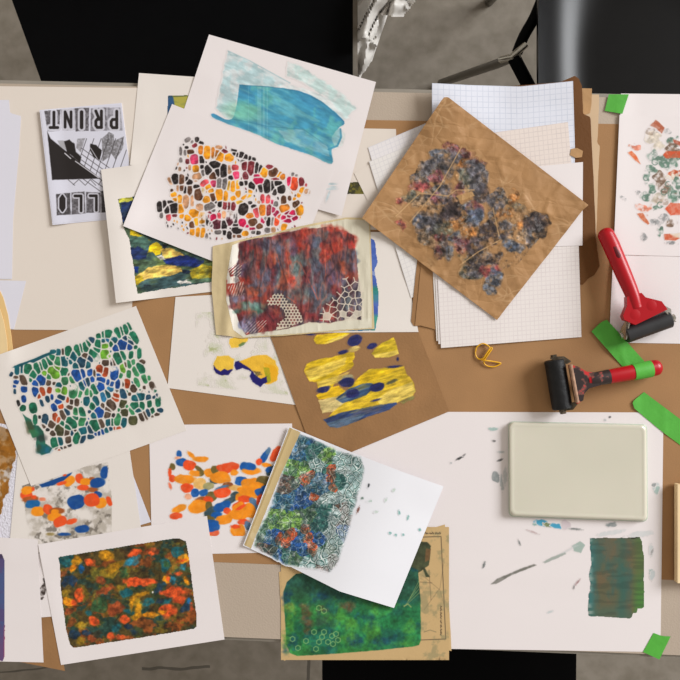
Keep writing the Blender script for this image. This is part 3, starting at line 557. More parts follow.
    c.poly(q([(118, 530), (230, 470), (290, 460), (345, 500), (330, 530), (240, 560), (140, 562)]), (232, 188, 26), **kk); c.poly(q([(138, 570), (320, 530), (380, 560), (370, 610), (260, 650), (170, 668)]), (222, 200, 132), **kk)
    c.poly(q2([(-10, 480), (40, 420), (140, 335), (260, 325), (410, 310), (425, 370), (450, 388), (482, 440), (495, 500), (480, 530), (350, 590), (250, 610), (100, 640), (-100, 700), (-160, 690), (-110, 640), (0, 560)]), (216, 182, 42), **kk)
    c.poly(q2([(200, 560), (300, 490), (470, 430), (495, 500), (470, 535), (340, 590), (230, 605)]), L, .75, **kk); c.poly(q2([(20, 470), (80, 380), (200, 340), (350, 340), (150, 430)]), (232, 190, 26), .7, **kk)
    c.poly(q2([(-110, 560), (-20, 490), (100, 440), (170, 440), (190, 470), (120, 530), (20, 570), (-60, 590)]), (58, 84, 118), rag=.6, grain=.35, var=.3, vs=3, stretch=(-22, 5))
    c.poly(q2([(-200, 715), (-60, 660), (100, 628), (240, 600), (350, 583), (356, 598), (300, 640), (150, 690), (30, 735), (-90, 780), (-150, 770)]), (52, 72, 118), rag=.6, grain=.3, var=.3, vs=3, stretch=(-18, 5)); c.poly(q2([(-180, 745), (0, 690), (130, 665), (60, 720), (-90, 780), (-140, 770)]), (98, 118, 128), .7, rag=.6, grain=.5, vs=3, stretch=(-18, 5))
    c.poly(q2([(370, 580), (440, 545), (498, 535), (480, 560), (400, 595)]), (128, 130, 74), .75, rag=.8, grain=.4)
    c.blobs((300, 325), '412,118,62,38,-22,n 82,72,32,7,0,n 325,205,40,14,-15,n 355,432,60,38,-12,n 178,487,56,24,-18,n 400,520,50,34,-15,n 580,470,56,32,-15,n', dict(n=N), grain=.12, wob=.15); c.ell(354, 349, 6, 2.6, -18, L, .8)
    c.blobs((350, 325), '165,160,38,22,-20,n 205,470,52,32,-15,n 330,315,50,10,-5,n 360,258,9,14,0,n 320,428,46,13,-22,v 195,568,36,8,-15,n', dict(n=N, v=(84, 84, 60)), grain=.1, wob=.15)
    c.grit(.3, 2.0, -16, 4, 3); c.mask &= dil(c.A > .04, 1); c.build('printed_image', k, m=paint_mat('thick paint', .45, .35))
def build_C():
    o = sheet('art_print', W2, [(172, 104), (334.5, 168.5), (286, 290), (123, 226)], label='white stencil print of orange, black and crimson cells', cat='print', group=GP, rel=lambda x, y: 3 * sstep(60, 0, (x - 123) * .93 + (y - 226) * -.37) * sstep(240, 150, y) + 2 * sstep(190, 230, y))
    c = Canvas((150, 130, 312, 250), CW2, 2.5); I = []
    I += parse((150, 130), """285,75,18,12,-30,g 355,72,12,14,0,k 388,97,12,6,20,k 338,117,14,10,-30,r 305,165,22,12,0,b 277,133,8,6,0,k 232,160,6,22,0,g 265,172,6,14,0,g 385,152,16,28,0,d 432,170,26,44,0,o 475,172,14,34,0,d 502,178,12,28,15,d 520,133,20,12,0,t 530,205,26,32,20,o 565,163,18,10,30,r 597,207,32,26,10,o 335,222,28,34,0,p 390,228,14,26,-10,k 283,238,12,14,0,r 232,228,8,12,0,g
345,292,20,24,0,o 393,276,8,14,0,k 490,262,38,24,-5,k 440,303,24,32,0,k 478,348,26,26,0,b 510,325,16,28,0,k 555,310,24,46,5,k 600,300,12,25,0,t 640,285,24,18,0,c 650,340,20,25,0,p 612,362,16,14,0,k 190,370,24,34,0,k 238,374,17,32,0,b 298,396,18,18,30,k 278,370,6,12,0,k 355,352,30,22,-20,t 400,322,8,18,0,g 152,385,8,22,-30,t 412,402,28,18,-35,c 480,402,18,24,0,p 522,402,15,34,0,g 565,405,16,36,8,g 595,420,9,34,10,y 627,425,18,36,0,o 660,420,12,30,0,o
350,428,18,10,0,k 240,438,14,18,0,b 265,455,6,20,0,k 300,455,14,32,5,b 372,485,34,42,10,b 394,468,16,26,0,y 440,430,20,16,-20,o 460,458,16,14,0,o 522,490,24,42,0,o 478,510,16,30,-20,b 572,500,12,34,5,o 178,488,18,16,0,o 190,525,14,12,0,o 225,522,14,26,0,o 270,540,20,48,5,t 318,535,7,34,0,t 425,525,24,22,0,o 630,515,16,12,-30,o 665,480,15,24,0,o 72,580,16,34,0,k 110,565,10,26,0,k 130,605,18,24,0,k 180,590,30,38,0,k 158,545,20,8,0,k 232,595,20,32,0,o 375,585,24,24,0,t 450,580,38,24,-25,g
530,560,14,18,0,k 565,570,14,24,0,r 598,575,7,20,0,r 628,578,14,26,10,r 335,630,36,28,0,o 390,655,22,30,0,o 285,665,22,20,0,o 140,660,14,20,0,c 185,645,12,8,0,r 85,645,8,14,0,g 475,660,26,22,0,m 440,655,12,22,0,r 605,650,22,34,0,b 640,655,8,20,0,k 450,625,14,9,0,r 240,650,12,14,0,o 560,640,12,22,0,t 318,90,5,6,0,g 225,295,6,10,0,t 300,285,5,12,0,t 165,460,6,8,0,b 210,440,5,14,0,t 345,380,8,6,0,t 495,545,6,8,30,k 475,610,12,6,-30,g""")
    I += parse((230, 130), """85,187,18,18,0,k 117,205,14,16,0,k 30,155,14,5,10,k 30,180,10,10,0,k 58,185,7,12,30,k 150,215,8,12,0,k 178,222,12,10,0,k 100,232,14,5,-20,g 110,270,17,30,0,r 158,285,24,52,8,r 200,285,12,32,5,k 228,295,9,22,15,k 300,282,22,14,10,r 255,322,26,32,15,o 328,322,34,30,-25,b 370,340,12,20,35,o 392,352,20,20,10,d 215,385,36,22,-5,m 118,345,18,26,0,r 165,422,20,26,0,k 155,462,11,14,0,o 80,405,18,12,0,k 120,398,8,12,0,k 232,438,13,26,-15,k 278,425,26,46,0,k 320,425,9,36,0,k 362,402,26,18,10,k 388,447,26,30,0,k 335,470,13,18,0,k
345,370,26,8,0,r 448,388,13,28,0,m 485,405,26,46,5,e 540,395,18,30,-15,r 580,465,14,14,0,t 540,455,10,25,25,o 520,490,10,14,20,o 245,520,11,28,0,c 287,525,12,28,5,c 405,530,16,28,0,b 450,515,8,12,0,b 345,560,13,16,0,g 100,598,32,42,15,k 180,577,14,10,0,k 152,550,10,7,0,k 25,520,16,12,-30,o 110,508,20,7,-30,o 140,500,16,6,-30,o 70,545,18,7,-15,y 245,605,22,38,0,d 292,605,14,38,5,r 198,622,15,34,-15,c 412,592,34,28,-10,d 352,632,20,18,-30,m 470,632,24,20,-20,m 432,622,18,9,-30,m 330,605,9,18,0,m 500,560,22,26,0,b 525,605,26,36,0,o 400,662,20,12,0,m 485,665,22,14,-20,m 150,648,24,16,0,d 262,670,14,10,0,g
488,525,8,10,0,o 210,345,20,5,0,m 475,335,7,8,0,g 500,345,6,5,0,g 570,415,8,8,0,c 595,470,6,8,0,t 320,545,6,10,0,p 220,545,8,6,0,t""")
    I += parse((190, 160), """32,405,32,26,0,o 48,465,13,26,0,o 90,450,20,44,0,o 92,490,15,10,0,k 15,490,16,20,0,b 18,545,16,20,0,o 60,545,15,28,5,o 95,548,14,30,10,o 150,400,18,12,0,r 132,450,10,36,0,k 178,430,26,20,0,m 202,485,28,36,0,w 218,425,11,20,0,c 255,420,13,26,0,t 258,492,18,28,0,k 300,442,24,46,5,w 345,440,7,30,0,k 455,425,26,18,-15,d 395,475,24,27,0,m 475,470,28,24,-25,b 355,532,35,24,0,k 345,492,15,7,0,k 300,568,17,24,0,k 212,545,20,13,0,g 260,545,9,16,0,k 415,555,22,15,0,o 370,575,12,8,0,b 525,500,20,16,-20,b 470,520,14,6,0,m 550,455,11,18,0,m 595,465,14,28,5,k 620,465,7,24,5,g
655,465,15,26,10,e 585,530,17,15,0,g 630,528,13,16,0,t 515,550,13,10,0,k 480,545,12,9,0,g 500,400,15,30,-15,c 650,408,20,17,-20,m 330,575,10,8,0,b 150,480,8,8,0,g 165,495,8,8,0,g 125,575,6,12,0,g 430,500,8,5,0,m 375,515,8,5,0,y""")
    I += parse((210, 215), "550,20,18,9,-10,m 610,8,22,12,-10,m 585,45,32,14,-20,m 640,20,14,18,30,m 505,45,16,28,10,e 440,45,14,22,0,k 560,85,16,30,20,o 520,10,14,20,0,e 470,112,12,16,0,t 430,112,14,12,0,g")
    I = dedupe(I); c.cells(I, CELL, grow=.75, gap=.9)
    r = np.random.RandomState(3)      # small sliver cells between the large ones
    reg = [(184, 140), (230, 148), (290, 175), (304, 192), (303, 215), (290, 238), (228, 240), (200, 238), (165, 225), (170, 190), (178, 160)]
    for x, y in scatter(reg, 3.0, 5):
        i, j = int((y - 130) * 2.5), int((x - 150) * 2.5)
        if 3 < i < c.A.shape[0] - 4 and 3 < j < c.A.shape[1] - 4 and c.A[i - 3:i + 4, j - 3:j + 4].max() < .2: c.ell(x, y, r.uniform(.5, 1.0), r.uniform(.8, 1.7), r.uniform(-40, 40), CELL[r.choice(list('kkgbtor'))], .85, soft=.4)
    c.clip([(150, 130), (232, 130), (312, 165), (312, 250), (150, 250)]); c.mask &= dil(c.A > .03, 3); c.build('printed_image', o)
# ------------------------------------------------------------------ red print on wrinkled tissue, over a blue and teal print
def build_W_under():
    o = sheet('art_print', W1, [(215, 232), (393, 232)], [(393, 232), (410, 290), (418.5, 332)], [(250, 334), (330, 332.5), (418.5, 332)], [(215, 232), (250, 334)], 'white print with blue and teal paint peeking out from under the red tissue print', 'print', GP)
    c = Canvas((290, 236, 382, 334), CW1, 2); BL = (70, 98, 178)
    c.clip([(330, 238), (371, 238), (375, 240), (378, 262), (375, 270), (379, 295), (378, 318), (376, 328), (375, 330.8), (300, 331.5), (300, 326), (330, 320)], .6)
    c.put(np.ones_like(c.X), BL); c.put(sstep(283, 290, c.Y) * sstep(305, 298, c.Y) * .9, (40, 140, 110)); c.put(sstep(312, 318, c.Y) * .9, (70, 165, 140)); c.put(sstep(.45, .6, fbm(c.X / 2, c.Y, 8, 3)) * .45, (105, 130, 200)); c.put(sstep(326, 328, c.Y) * sstep(.45, .62, fbm(c.X / 3, c.Y, 6, 6)) * .7, (80, 130, 195)); c.put((np.abs(c.Y - c.X * .4 - 124) < 2) * .5, (200, 205, 220))
    c.build('printed_image', o)
def build_W():
    WT = mat('aged tissue paper', (206, 186, 144), rough=0.6, var=0.08, scale=30, bump=0.25, bscale=90)
    wr = lambda x, y: 2.2 * np.exp(-((x - 229 - .07 * (290 - y)) / 5) ** 2) + .9 * (1 - np.abs(2 * fbm(x * 1.8, y * .5, 22, 5, 3) - 1)) ** 3 + 1.2 * sstep(222, 213, x) * fbm(x, y, 14, 7, 2)
    t = sheet('tissue_print', WT, torn([(213, 246), (240, 240), (300, 226.5), (345, 217.5), (370, 218.5)], .7, 4), [(370, 218.5), (372, 270), (374.5, 329)], torn([(216, 334.5), (228, 336), (242, 338.5), (300, 334.5), (340, 331), (374.5, 329)], .6, 6), torn([(213, 246), (211.5, 290), (216, 334.5)], .7, 8), 'wrinkled aged tissue with a red and slate blue print in the centre of the pile', 'print', GP, rel=wr, step=2)
    c = Canvas((224, 216, 372, 339), (214, 206, 184), 2.2)
    c.clip([(232, 245), (240, 241.5), (300, 228), (345, 219), (369, 220), (371, 270), (373, 328), (340, 330), (300, 333.5), (243, 337.5), (233, 330), (226, 300), (226, 280)])
    q = lambda pts, o: [(o[0] + a / 7.556, o[1] + b / 7.556) for a, b in pts]
    c.poly([(231, 245), (246, 240), (250, 338), (243, 338), (232, 330), (225, 300), (226, 278)], (236, 230, 218), soft=1.5); c.poly([(240, 330), (372, 318), (373, 330), (240, 339)], (222, 216, 196), .8, soft=1.5)
    body = [(239, 244), (250, 239), (270, 237), (300, 230), (330, 226.5), (345, 231), (354, 236), (357, 260), (358, 275), (360, 290), (362, 300), (361, 320), (352, 318), (330, 323), (310, 322), (298, 326), (280, 330), (262, 332), (246, 335), (240, 325), (236, 313), (231, 308), (228, 292), (232, 282), (228, 270), (238, 262)]
    c.poly(body, (108, 72, 74), rag=1.0)
    ins = np.where(inpoly(c.X, c.Y, body), 1.0, 0.0); vx, vy = c.X * 2.0 + c.Y * .25, c.Y * .55
    F = lambda s, sd, lo, hi: sstep(lo, hi, fbm(vx, vy, s, sd, 4)) * ins
    c.put(F(26, 3, .42, .56) * .8, (92, 98, 112)); c.put(F(20, 8, .48, .60) * .75, (150, 52, 46)); c.put(F(30, 5, .52, .64) * .6, (84, 62, 78)); c.put(F(12, 1, .55, .66) * .7, (104, 116, 116))
    B = lambda txt, org, **kw: c.blobs(org, txt, dict(r=(176, 58, 44), R=(208, 52, 46), s=(88, 98, 118), g=(100, 118, 116), m=(118, 44, 48), o=(196, 88, 56), t=(74, 132, 112), l=(130, 136, 168), v=(96, 76, 100)), soft=2.4, wob=.5, **kw)
    B('270,230,50,50,20,m 330,200,60,40,10,v 410,470,50,90,10,s 370,560,60,60,0,s 330,580,50,34,0,o 240,500,60,34,-20,r 570,480,50,80,10,o 590,350,24,110,-10,r 470,380,20,110,-5,m 500,330,34,40,0,o 450,230,60,50,0,s 600,150,90,40,0,m 640,420,40,130,0,g 250,400,40,60,0,v 380,640,80,20,0,r 520,300,30,90,0,s 650,230,30,60,0,r', (210, 215), grain=.35, alpha=.85)
    B('90,260,50,70,0,r 130,140,50,40,0,r 190,190,40,60,0,s 330,110,80,26,15,r 440,190,50,60,10,r 460,225,30,34,0,R 340,250,60,60,0,r 60,360,50,80,0,g 210,380,50,60,0,s 130,440,40,60,0,m 300,450,40,90,10,v 400,400,40,40,0,o 480,330,34,70,0,s 270,280,50,70,0,r 100,590,80,50,0,g 220,570,60,50,0,s 420,460,60,20,0,o 20,500,30,60,0,r 30,240,30,60,0,v 340,480,60,60,0,v', (290, 215), grain=.35, alpha=.85)
    B('150,170,70,50,0,r 200,260,44,32,0,l 180,310,30,20,0,m 320,320,110,42,-5,t 310,310,70,20,-5,g 260,440,50,60,0,l 340,440,50,60,0,v 450,390,70,70,0,m 480,440,50,60,0,m 400,450,40,50,0,m', (210, 265), grain=.25, alpha=.9)
    B('100,330,60,50,0,m 190,400,40,30,0,m 270,390,44,40,-30,R 300,310,50,30,-40,m 350,190,50,50,0,m 130,380,40,40,0,m', (290, 265), grain=.2, alpha=.9)
    c.put((np.abs(np.mod(c.X * .75 + c.Y * .85, 2.6) - 1.3) < .45) * inpoly(c.X, c.Y, q([(120, 340), (240, 380), (230, 470), (130, 440)], (210, 215))) * .9, (228, 218, 204)); c.put((np.abs(np.mod(c.X * .95 + c.Y * .35, 2.4) - 1.2) < .4) * inpoly(c.X, c.Y, q([(130, 540), (250, 500), (260, 600), (170, 620)], (210, 215))) * .8, (228, 214, 200))
    c.poly(q([(130, 470), (200, 460), (230, 500), (190, 520), (130, 515)], (210, 215)), (232, 226, 214), rag=.8); c.put((np.abs(np.mod(c.X * .8 + c.Y * .8, 2.6) - 1.3) < .3) * inpoly(c.X, c.Y, [(246, 322), (268, 320), (262, 332), (244, 334)]) * .7, (206, 190, 178))
    for pts in ([(282, 295), (286, 284), (289, 268), (286, 250)], [(286, 284), (281, 270), (277, 255)], [(286, 296), (296, 303)], [(325, 250), (326, 290)], [(300, 262), (318, 300)]): c.line(pts, .8, (206, 96, 66), .6)
    c.A = ins * 1.0
    c.grit(.42, 2.2, 80, 1.8, 3); c.grit(.28, 6, 80, 2, 8)
    ck = (1 - np.abs(2 * fbm(c.X * 1.3, c.Y * .45, 11, 6, 3) - 1)) ** 9 * ins; c.put(ck * .5, (204, 110, 84)); c.put((1 - np.abs(2 * fbm(c.X * 1.2, c.Y * .5, 13, 11, 3) - 1)) ** 9 * ins * .6, (48, 34, 44))
    hexp = [(268 + i * 3.3 + (j % 2) * 1.65, 291 + j * 2.9) for j in range(13) for i in range(11)]
    hexr = q([(430, 270), (490, 215), (545, 215), (600, 290), (650, 300), (690, 380), (700, 430), (640, 450), (600, 470), (500, 490), (510, 440), (570, 400), (560, 340), (500, 300), (440, 310)], (210, 265)); ha = inpoly(c.X, c.Y, hexr)
    f1 = np.full(c.X.shape, 9.0)
    for a, b in hexp: f1 = np.minimum(f1, np.hypot(c.X - a, c.Y - b))
    c.put(ha * sstep(.95, 1.35, f1) * .95, (216, 204, 182))
    webr = q([(405, 60), (440, 90), (520, 90), (560, 200), (560, 400), (480, 420), (230, 440), (215, 390), (240, 330), (300, 260), (340, 220), (385, 160)], (290, 265)); wp = scatter(webr, 5.2, 9); g1, g2, gi = voronoi(c.X, c.Y, wp); wa = inpoly(c.X, c.Y, webr)
    c.put(wa * (1 - sstep(.5, 1.0, g2 - g1)) * .95, (224, 210, 192)); c.put(wa * np.isin(gi, [k for k in range(len(wp)) if k % 3 == 0 and (wp[k][1] > 312 or wp[k][0] > 360)]) * .85, (218, 208, 188))
    c.build('printed_image', t, label='red and slate blue textured print')
# ================================================================== brown and squared papers, upper right
def build_stack():
    sheet('kraft_paper', KR4, [(480, 94), (599, 94.5)], torn([(599, 94.5), (598.5, 125), (597, 143), (600, 146), (599, 160), (596, 240)], .5, 3), [(480, 240), (596, 240)], [(480, 94), (480, 240)], 'pale kraft sheet at the bottom of the brown stack near the green tape', 'kraft paper', GK)
    sheet('kraft_paper', KR3, [(575, 88), (592, 88.5)], torn([(592, 88.5), (591.5, 104), (590, 113)], .4, 5), torn([(575, 118), (590, 113)], .5, 4), [(575, 88), (575, 118)], 'small orange-brown kraft flap at the top right of the stack', 'kraft paper', GK)
    rip = lambda x, y: .6 * fbm(x, y, 30, 5, 3)
    sheet('kraft_paper', KR5, torn([(440, 92), (560, 82), (575, 75.5), (579, 79)], .5, 2), torn([(579, 79), (582, 86), (583, 114), (590.5, 117), (593, 170), (596, 240), (599.5, 266)], .5, 9), torn([(470, 292), (577, 283), (583, 285), (588, 278), (594, 275), (599.5, 266)], 1.0, 7), [(440, 92), (470, 292)], 'long kraft sheet, its brown darkened for shade, with torn lower right end in the brown stack', 'kraft paper', GK, rel=rip)
    sheet('graph_paper', graph_mat('squared paper lilac', (229, 224, 224), (211, 207, 212), 4.5), [(368, 147.5), (450, 113), (486, 240), (405, 272)], label='squared paper sheet whose upper left corner shows left of the crumpled kraft print', cat='graph paper', group=GG, uv=True)
    sheet('graph_paper', graph_mat('squared paper grey', (229, 224, 220), (210, 205, 205), 4.5), [(369, 161.5), (452, 128), (494, 262), (411, 298)], label='squared paper sheet second from the left under the crumpled kraft print', cat='graph paper', group=GG, uv=True)
    sheet('kraft_paper', KR2, [(420, 235), (500, 225)], [(500, 225), (500, 327)], torn([(411, 321), (413, 326), (419, 326), (421, 322), (426, 327), (500, 327)], .4, 1), torn([(420, 235), (417, 262), (411, 321)], .3, 4), 'lower kraft sheet with torn bottom edge left of the squared paper', 'kraft paper', GK)
    sheet('kraft_paper', KR, [(424, 235), (500, 225)], [(500, 225), (500, 332)], torn([(415, 326), (420, 325), (436, 330), (500, 332)], .8, 8), torn([(424, 235), (421, 265), (415, 326)], .3, 2), 'upper kraft sheet with torn bottom edge left of the squared paper', 'kraft paper', GK)
    GM = graph_mat('squared paper rose', (232, 224, 220), (215, 204, 203), 4.35)
    sheet('drawing_paper', W1, [(430, 217), (560, 208), (568, 330), (436.5, 341)], label='white sheet edge directly under the bottom squared sheets', cat='paper', group=GB)
    sheet('graph_paper', GM, [(432, 216), (570, 206), (577, 335), (438.5, 344)], label='squared paper sheet with only its left edge showing in the lower stack', cat='graph paper', group=GG, uv=True)
    sheet('graph_paper', GM, [(434.5, 215), (577.5, 204), (581.5, 337), (441, 348)], label='large rose squared sheet at the bottom of the stack above the yellow band', cat='graph paper', group=GG, uv=True)
    sheet('graph_paper', graph_mat('squared paper blue', (222, 224, 234), (190, 196, 211), 5.6), [(432, 83), (470, 85), (520, 86.5), (573, 81)], [(573, 81), (575, 150), (574, 215)], [(432, 220), (574, 215)], [(432, 83), (432, 220)], 'bluish squared sheet at the top edge of the table', 'graph paper', GG, uv=True, rel=lambda x, y: 2.5 * sstep(110, 82, y) + 13 * sstep(510, 432, x) * sstep(150, 100, y))
    sheet('graph_paper', graph_mat('squared paper pink', (230, 217, 209), (206, 194, 190), 4.6), [(455, 138), (568, 122), (574.5, 200), (460, 212)], label='pinkish squared sheet lying over the bluish one', cat='graph paper', group=GG, uv=True)
    k = sheet('kraft_scrap', KR3, torn([(571, 149), (577, 148), (583, 151)], .5, 3), [(583, 151), (582, 157)], torn([(570, 155), (576, 158), (582, 157)], .5, 5), [(571, 149), (570, 155)], 'tiny torn kraft scrap beside the pinkish squared sheet', 'kraft paper', None, step=1)
    sheet('drawing_paper', W2, [(500, 170), (583, 162), (582.5, 245.5), (500, 248)], label='small blank white sheet between squared papers and crumpled kraft print', cat='paper', group=GB)
    R = lambda x, y, s, k, p: (1 - np.abs(2 * vnoise(x, y, s, k) - 1)) ** p
    cre = lambda x, y: 1.5 * fbm(x, y, 70, 4, 2) + .95 * R(x * .8 + y * .6, (y * .8 - x * .6) * .4, 13, 5, 6) + .9 * R((x + y * .3) * .5, y * 1.1, 16, 9, 6) + .6 * R(x * 1.2 - y * .7, (x + y) * .3, 9, 2, 5) + 5 * sstep(48, 0, (x - 362) * .82 + (y - 218) * .57) + 4.0 * sstep(60, 0, np.hypot(x - 362, y - 218)) * .6 + 2.5 * sstep(40, 0, np.hypot(x - 447, y - 97))
    o = sheet('kraft_print', crease_mat('worn creased kraft', (170, 128, 84), (192, 153, 110)), [(441, 101), (444, 97.3), (448, 97), (588.5, 205)], torn([(588.5, 205), (583, 210), (497, 320)], .4, 2), [(362, 218), (420, 262), (497, 320)], [(441, 101), (362, 218)], 'large crumpled kraft sheet with a dark smudgy print turned cornerwise', 'print', GP, rel=cre, step=1.6)
    c = Canvas((394, 140, 552, 296), (170, 128, 84), 2)
    pal = dict(s=(82, 80, 86), b=(84, 94, 112), m=(108, 62, 68), d=(62, 54, 56), g=(84, 86, 76), o=(152, 98, 52), k=(44, 38, 36), t=(140, 120, 100), r=(128, 54, 58))
    kw = dict(soft=1.8, wob=.55, grain=.5, dark=.9, alpha=.88, shrink=1.22)
    sm = sstep(.44, .6, fbm(c.X, c.Y, 14, 7, 4)) * inpoly(c.X, c.Y, [(420, 160), (455, 145), (482, 165), (500, 195), (545, 215), (545, 232), (500, 285), (488, 292), (452, 262), (418, 240), (428, 205), (406, 198)]); c.field(sm * .6, (92, 78, 66))
    c.blobs((390, 130), '350,185,50,36,-35,b 320,250,55,45,-40,s 475,140,52,28,15,m 440,250,55,85,30,s 360,360,50,40,0,m 245,350,60,52,-40,s 215,430,52,32,0,r 380,480,80,64,-30,s 150,505,50,40,-20,g 80,540,24,18,0,r 600,290,70,60,30,s 570,380,50,60,0,g 520,450,40,40,0,m 610,200,70,24,28,m 480,580,55,80,0,d 620,600,50,50,0,b 230,545,50,30,0,t 350,520,34,30,0,m 260,655,60,25,0,s 500,200,40,30,20,s 560,250,40,26,0,o 660,420,30,80,0,d 430,620,40,60,10,d', pal, **kw)
    c.blobs((470, 160), '40,50,55,44,0,s 100,250,70,60,0,d 220,310,60,64,0,s 60,380,50,50,0,m 40,440,50,60,0,b 140,520,64,40,0,d 340,345,64,26,20,g 330,290,30,40,0,o 390,480,34,46,0,o 500,500,72,66,20,k 495,470,70,50,15,d 445,590,22,48,0,s 300,630,72,34,20,b 340,660,60,30,10,b 30,640,50,40,0,d 230,590,74,14,-35,d 60,150,50,90,20,s 180,420,30,50,0,s 400,560,30,40,0,t 270,500,40,30,0,s 260,400,50,30,0,o', pal, **kw)
    c.blobs((410, 210), '90,80,52,50,0,b 100,130,60,50,0,s 180,120,54,54,0,s 110,190,40,50,0,t 320,20,60,44,0,d 330,110,60,26,-20,o 440,170,36,60,0,o 250,140,44,60,0,g 490,60,60,60,0,b 590,150,60,50,0,d 235,210,40,22,0,r 350,210,50,32,0,b 250,300,44,84,35,d 300,330,30,50,20,b 400,260,60,54,0,m 490,290,46,60,0,d 460,430,80,72,-20,g 480,440,50,60,0,d 590,380,70,44,-20,d 610,460,60,34,0,r 640,520,44,54,0,b 480,490,50,18,0,s 600,600,34,28,20,b 560,330,40,30,0,s 210,310,20,40,0,m', pal, **kw)
    c.blobs((350, 210), '375,95,20,16,20,r 405,120,10,20,10,r', pal, **kw)
    c.grit(.7, 2.6, 40, 1.3); c.grit(.4, 6, 0, 1, 9)
    fl = sstep(.62, .72, fbm(c.X, c.Y, 4, 6, 3)) * (c.A > .4); c.put(fl * .4, (160, 160, 160)); c.put(sstep(.6, .75, fbm(c.X, c.Y, 9, 12, 4)) * (c.A > .3) * .5, (178, 134, 88))
    for pts in ([(394, 218), (420, 193), (448, 196)], [(448, 196), (456, 190), (474, 190)], [(462, 146), (440, 186), (410, 222)], [(500, 240), (478, 252), (460, 265)], [(493, 208), (499, 236)]): c.line(pts, 1.2, (196, 158, 112), .75)
    c.poly([(456, 196), (472, 191), (475, 196), (460, 201)], (186, 146, 98), .9, rag=.5)
    c.mask &= dil(c.A > .05, 1); c.build('printed_image', o, m=paint_mat('thick paint', .45, .35), label='dark smudgy ink print')
def build_right():
    o = sheet('art_print', W2, [(619.5, 115), (740, 117.5), (740, 258), (613.5, 254.5)], label='white print with speckled red and grey green marks at the right border', cat='print', group=GP)
    c = Canvas((620, 116, 700, 250), CW2, 2.2); pal = dict(V=(104, 132, 116), v=(140, 160, 148), R=(200, 88, 48), b=(128, 104, 86), p=(214, 202, 186), g=(150, 150, 150), q=(216, 130, 104))
    kw = dict(wob=.6, grain=.85, soft=.7, dark=.5)
    c.blobs((600, 90), '440,400,60,54,0,p 470,430,50,50,0,p 430,350,30,30,0,b,.5 300,490,52,24,15,q 460,560,60,44,0,v 580,590,90,40,0,V 610,430,50,44,0,V 560,620,90,44,0,V 430,665,34,24,0,V 610,480,50,40,0,b 500,480,50,30,0,p 660,540,60,40,0,b 580,350,30,24,40,g,.6', pal, 8.5, **kw)
    k2 = dict(rag=.5, grain=.3, vs=3)
    qa = lambda pts, oy: [(600 + a / 8.5, oy + b / 8.5) for a, b in pts]
    c.poly(qa([(430, 300), (475, 250), (548, 322), (525, 368), (480, 330)], 90), (178, 96, 66), **k2); c.poly(qa([(230, 530), (270, 520), (310, 555), (345, 630), (300, 600)], 90), (222, 104, 52), **k2); c.poly(qa([(535, 550), (560, 520), (690, 520), (690, 575), (560, 580)], 90), (206, 84, 44), **k2); c.poly(qa([(620, 420), (690, 440), (690, 480), (630, 450)], 90), (178, 88, 62), **k2)
    c.blobs((600, 170), '450,10,40,22,0,V 390,70,28,40,0,v 510,80,56,56,0,b 450,160,36,44,0,V 560,140,80,60,0,b 640,210,56,56,0,V 395,225,36,36,0,V 500,230,60,44,0,p 520,270,60,30,0,b,.5 375,325,60,40,20,q 480,320,40,14,-10,V 600,450,44,34,0,b 470,450,34,30,0,g 520,515,24,44,0,V 370,570,24,24,0,g 200,240,24,10,35,g 330,190,20,16,0,g 540,410,40,30,0,g 610,620,40,12,0,g 640,30,50,40,0,R 620,60,60,30,0,p 690,130,60,60,0,V', pal, 8.5, **kw)
    c.poly(qa([(550, 330), (600, 280), (700, 285), (700, 380), (600, 385)], 170), (216, 92, 58), **k2); c.poly(qa([(315, 372), (365, 365), (420, 455), (408, 465), (350, 420)], 170), (204, 104, 62), **k2); c.poly(qa([(545, 545), (590, 540), (680, 580), (640, 600), (550, 595)], 170), (206, 96, 60), **k2); c.poly(qa([(590, 545), (690, 530), (690, 575), (640, 575)], 170), (226, 204, 178), .8, **k2)
    c.poly([(684, 140), (700, 150), (700, 235), (690, 220)], (150, 130, 110), .7, rag=2, grain=.8, vs=3)
    # little curled stamps inside the green patches
    for x, y, r in ((646, 178, 2.6), (653, 190, 3.2), (645, 198, 2.6), (664, 192, 3), (674, 195, 3.4), (660, 205, 3), (668, 184, 2.6), (655, 162, 3), (666, 165, 2.6)):
        t = np.linspace(.4, 5.2, 9); c.line([(x + r * math.cos(a), y + r * math.sin(a)) for a in t], .9, (92, 122, 108), .85)
    c.mask &= dil(c.A > .04, 1); c.build('printed_image', o)
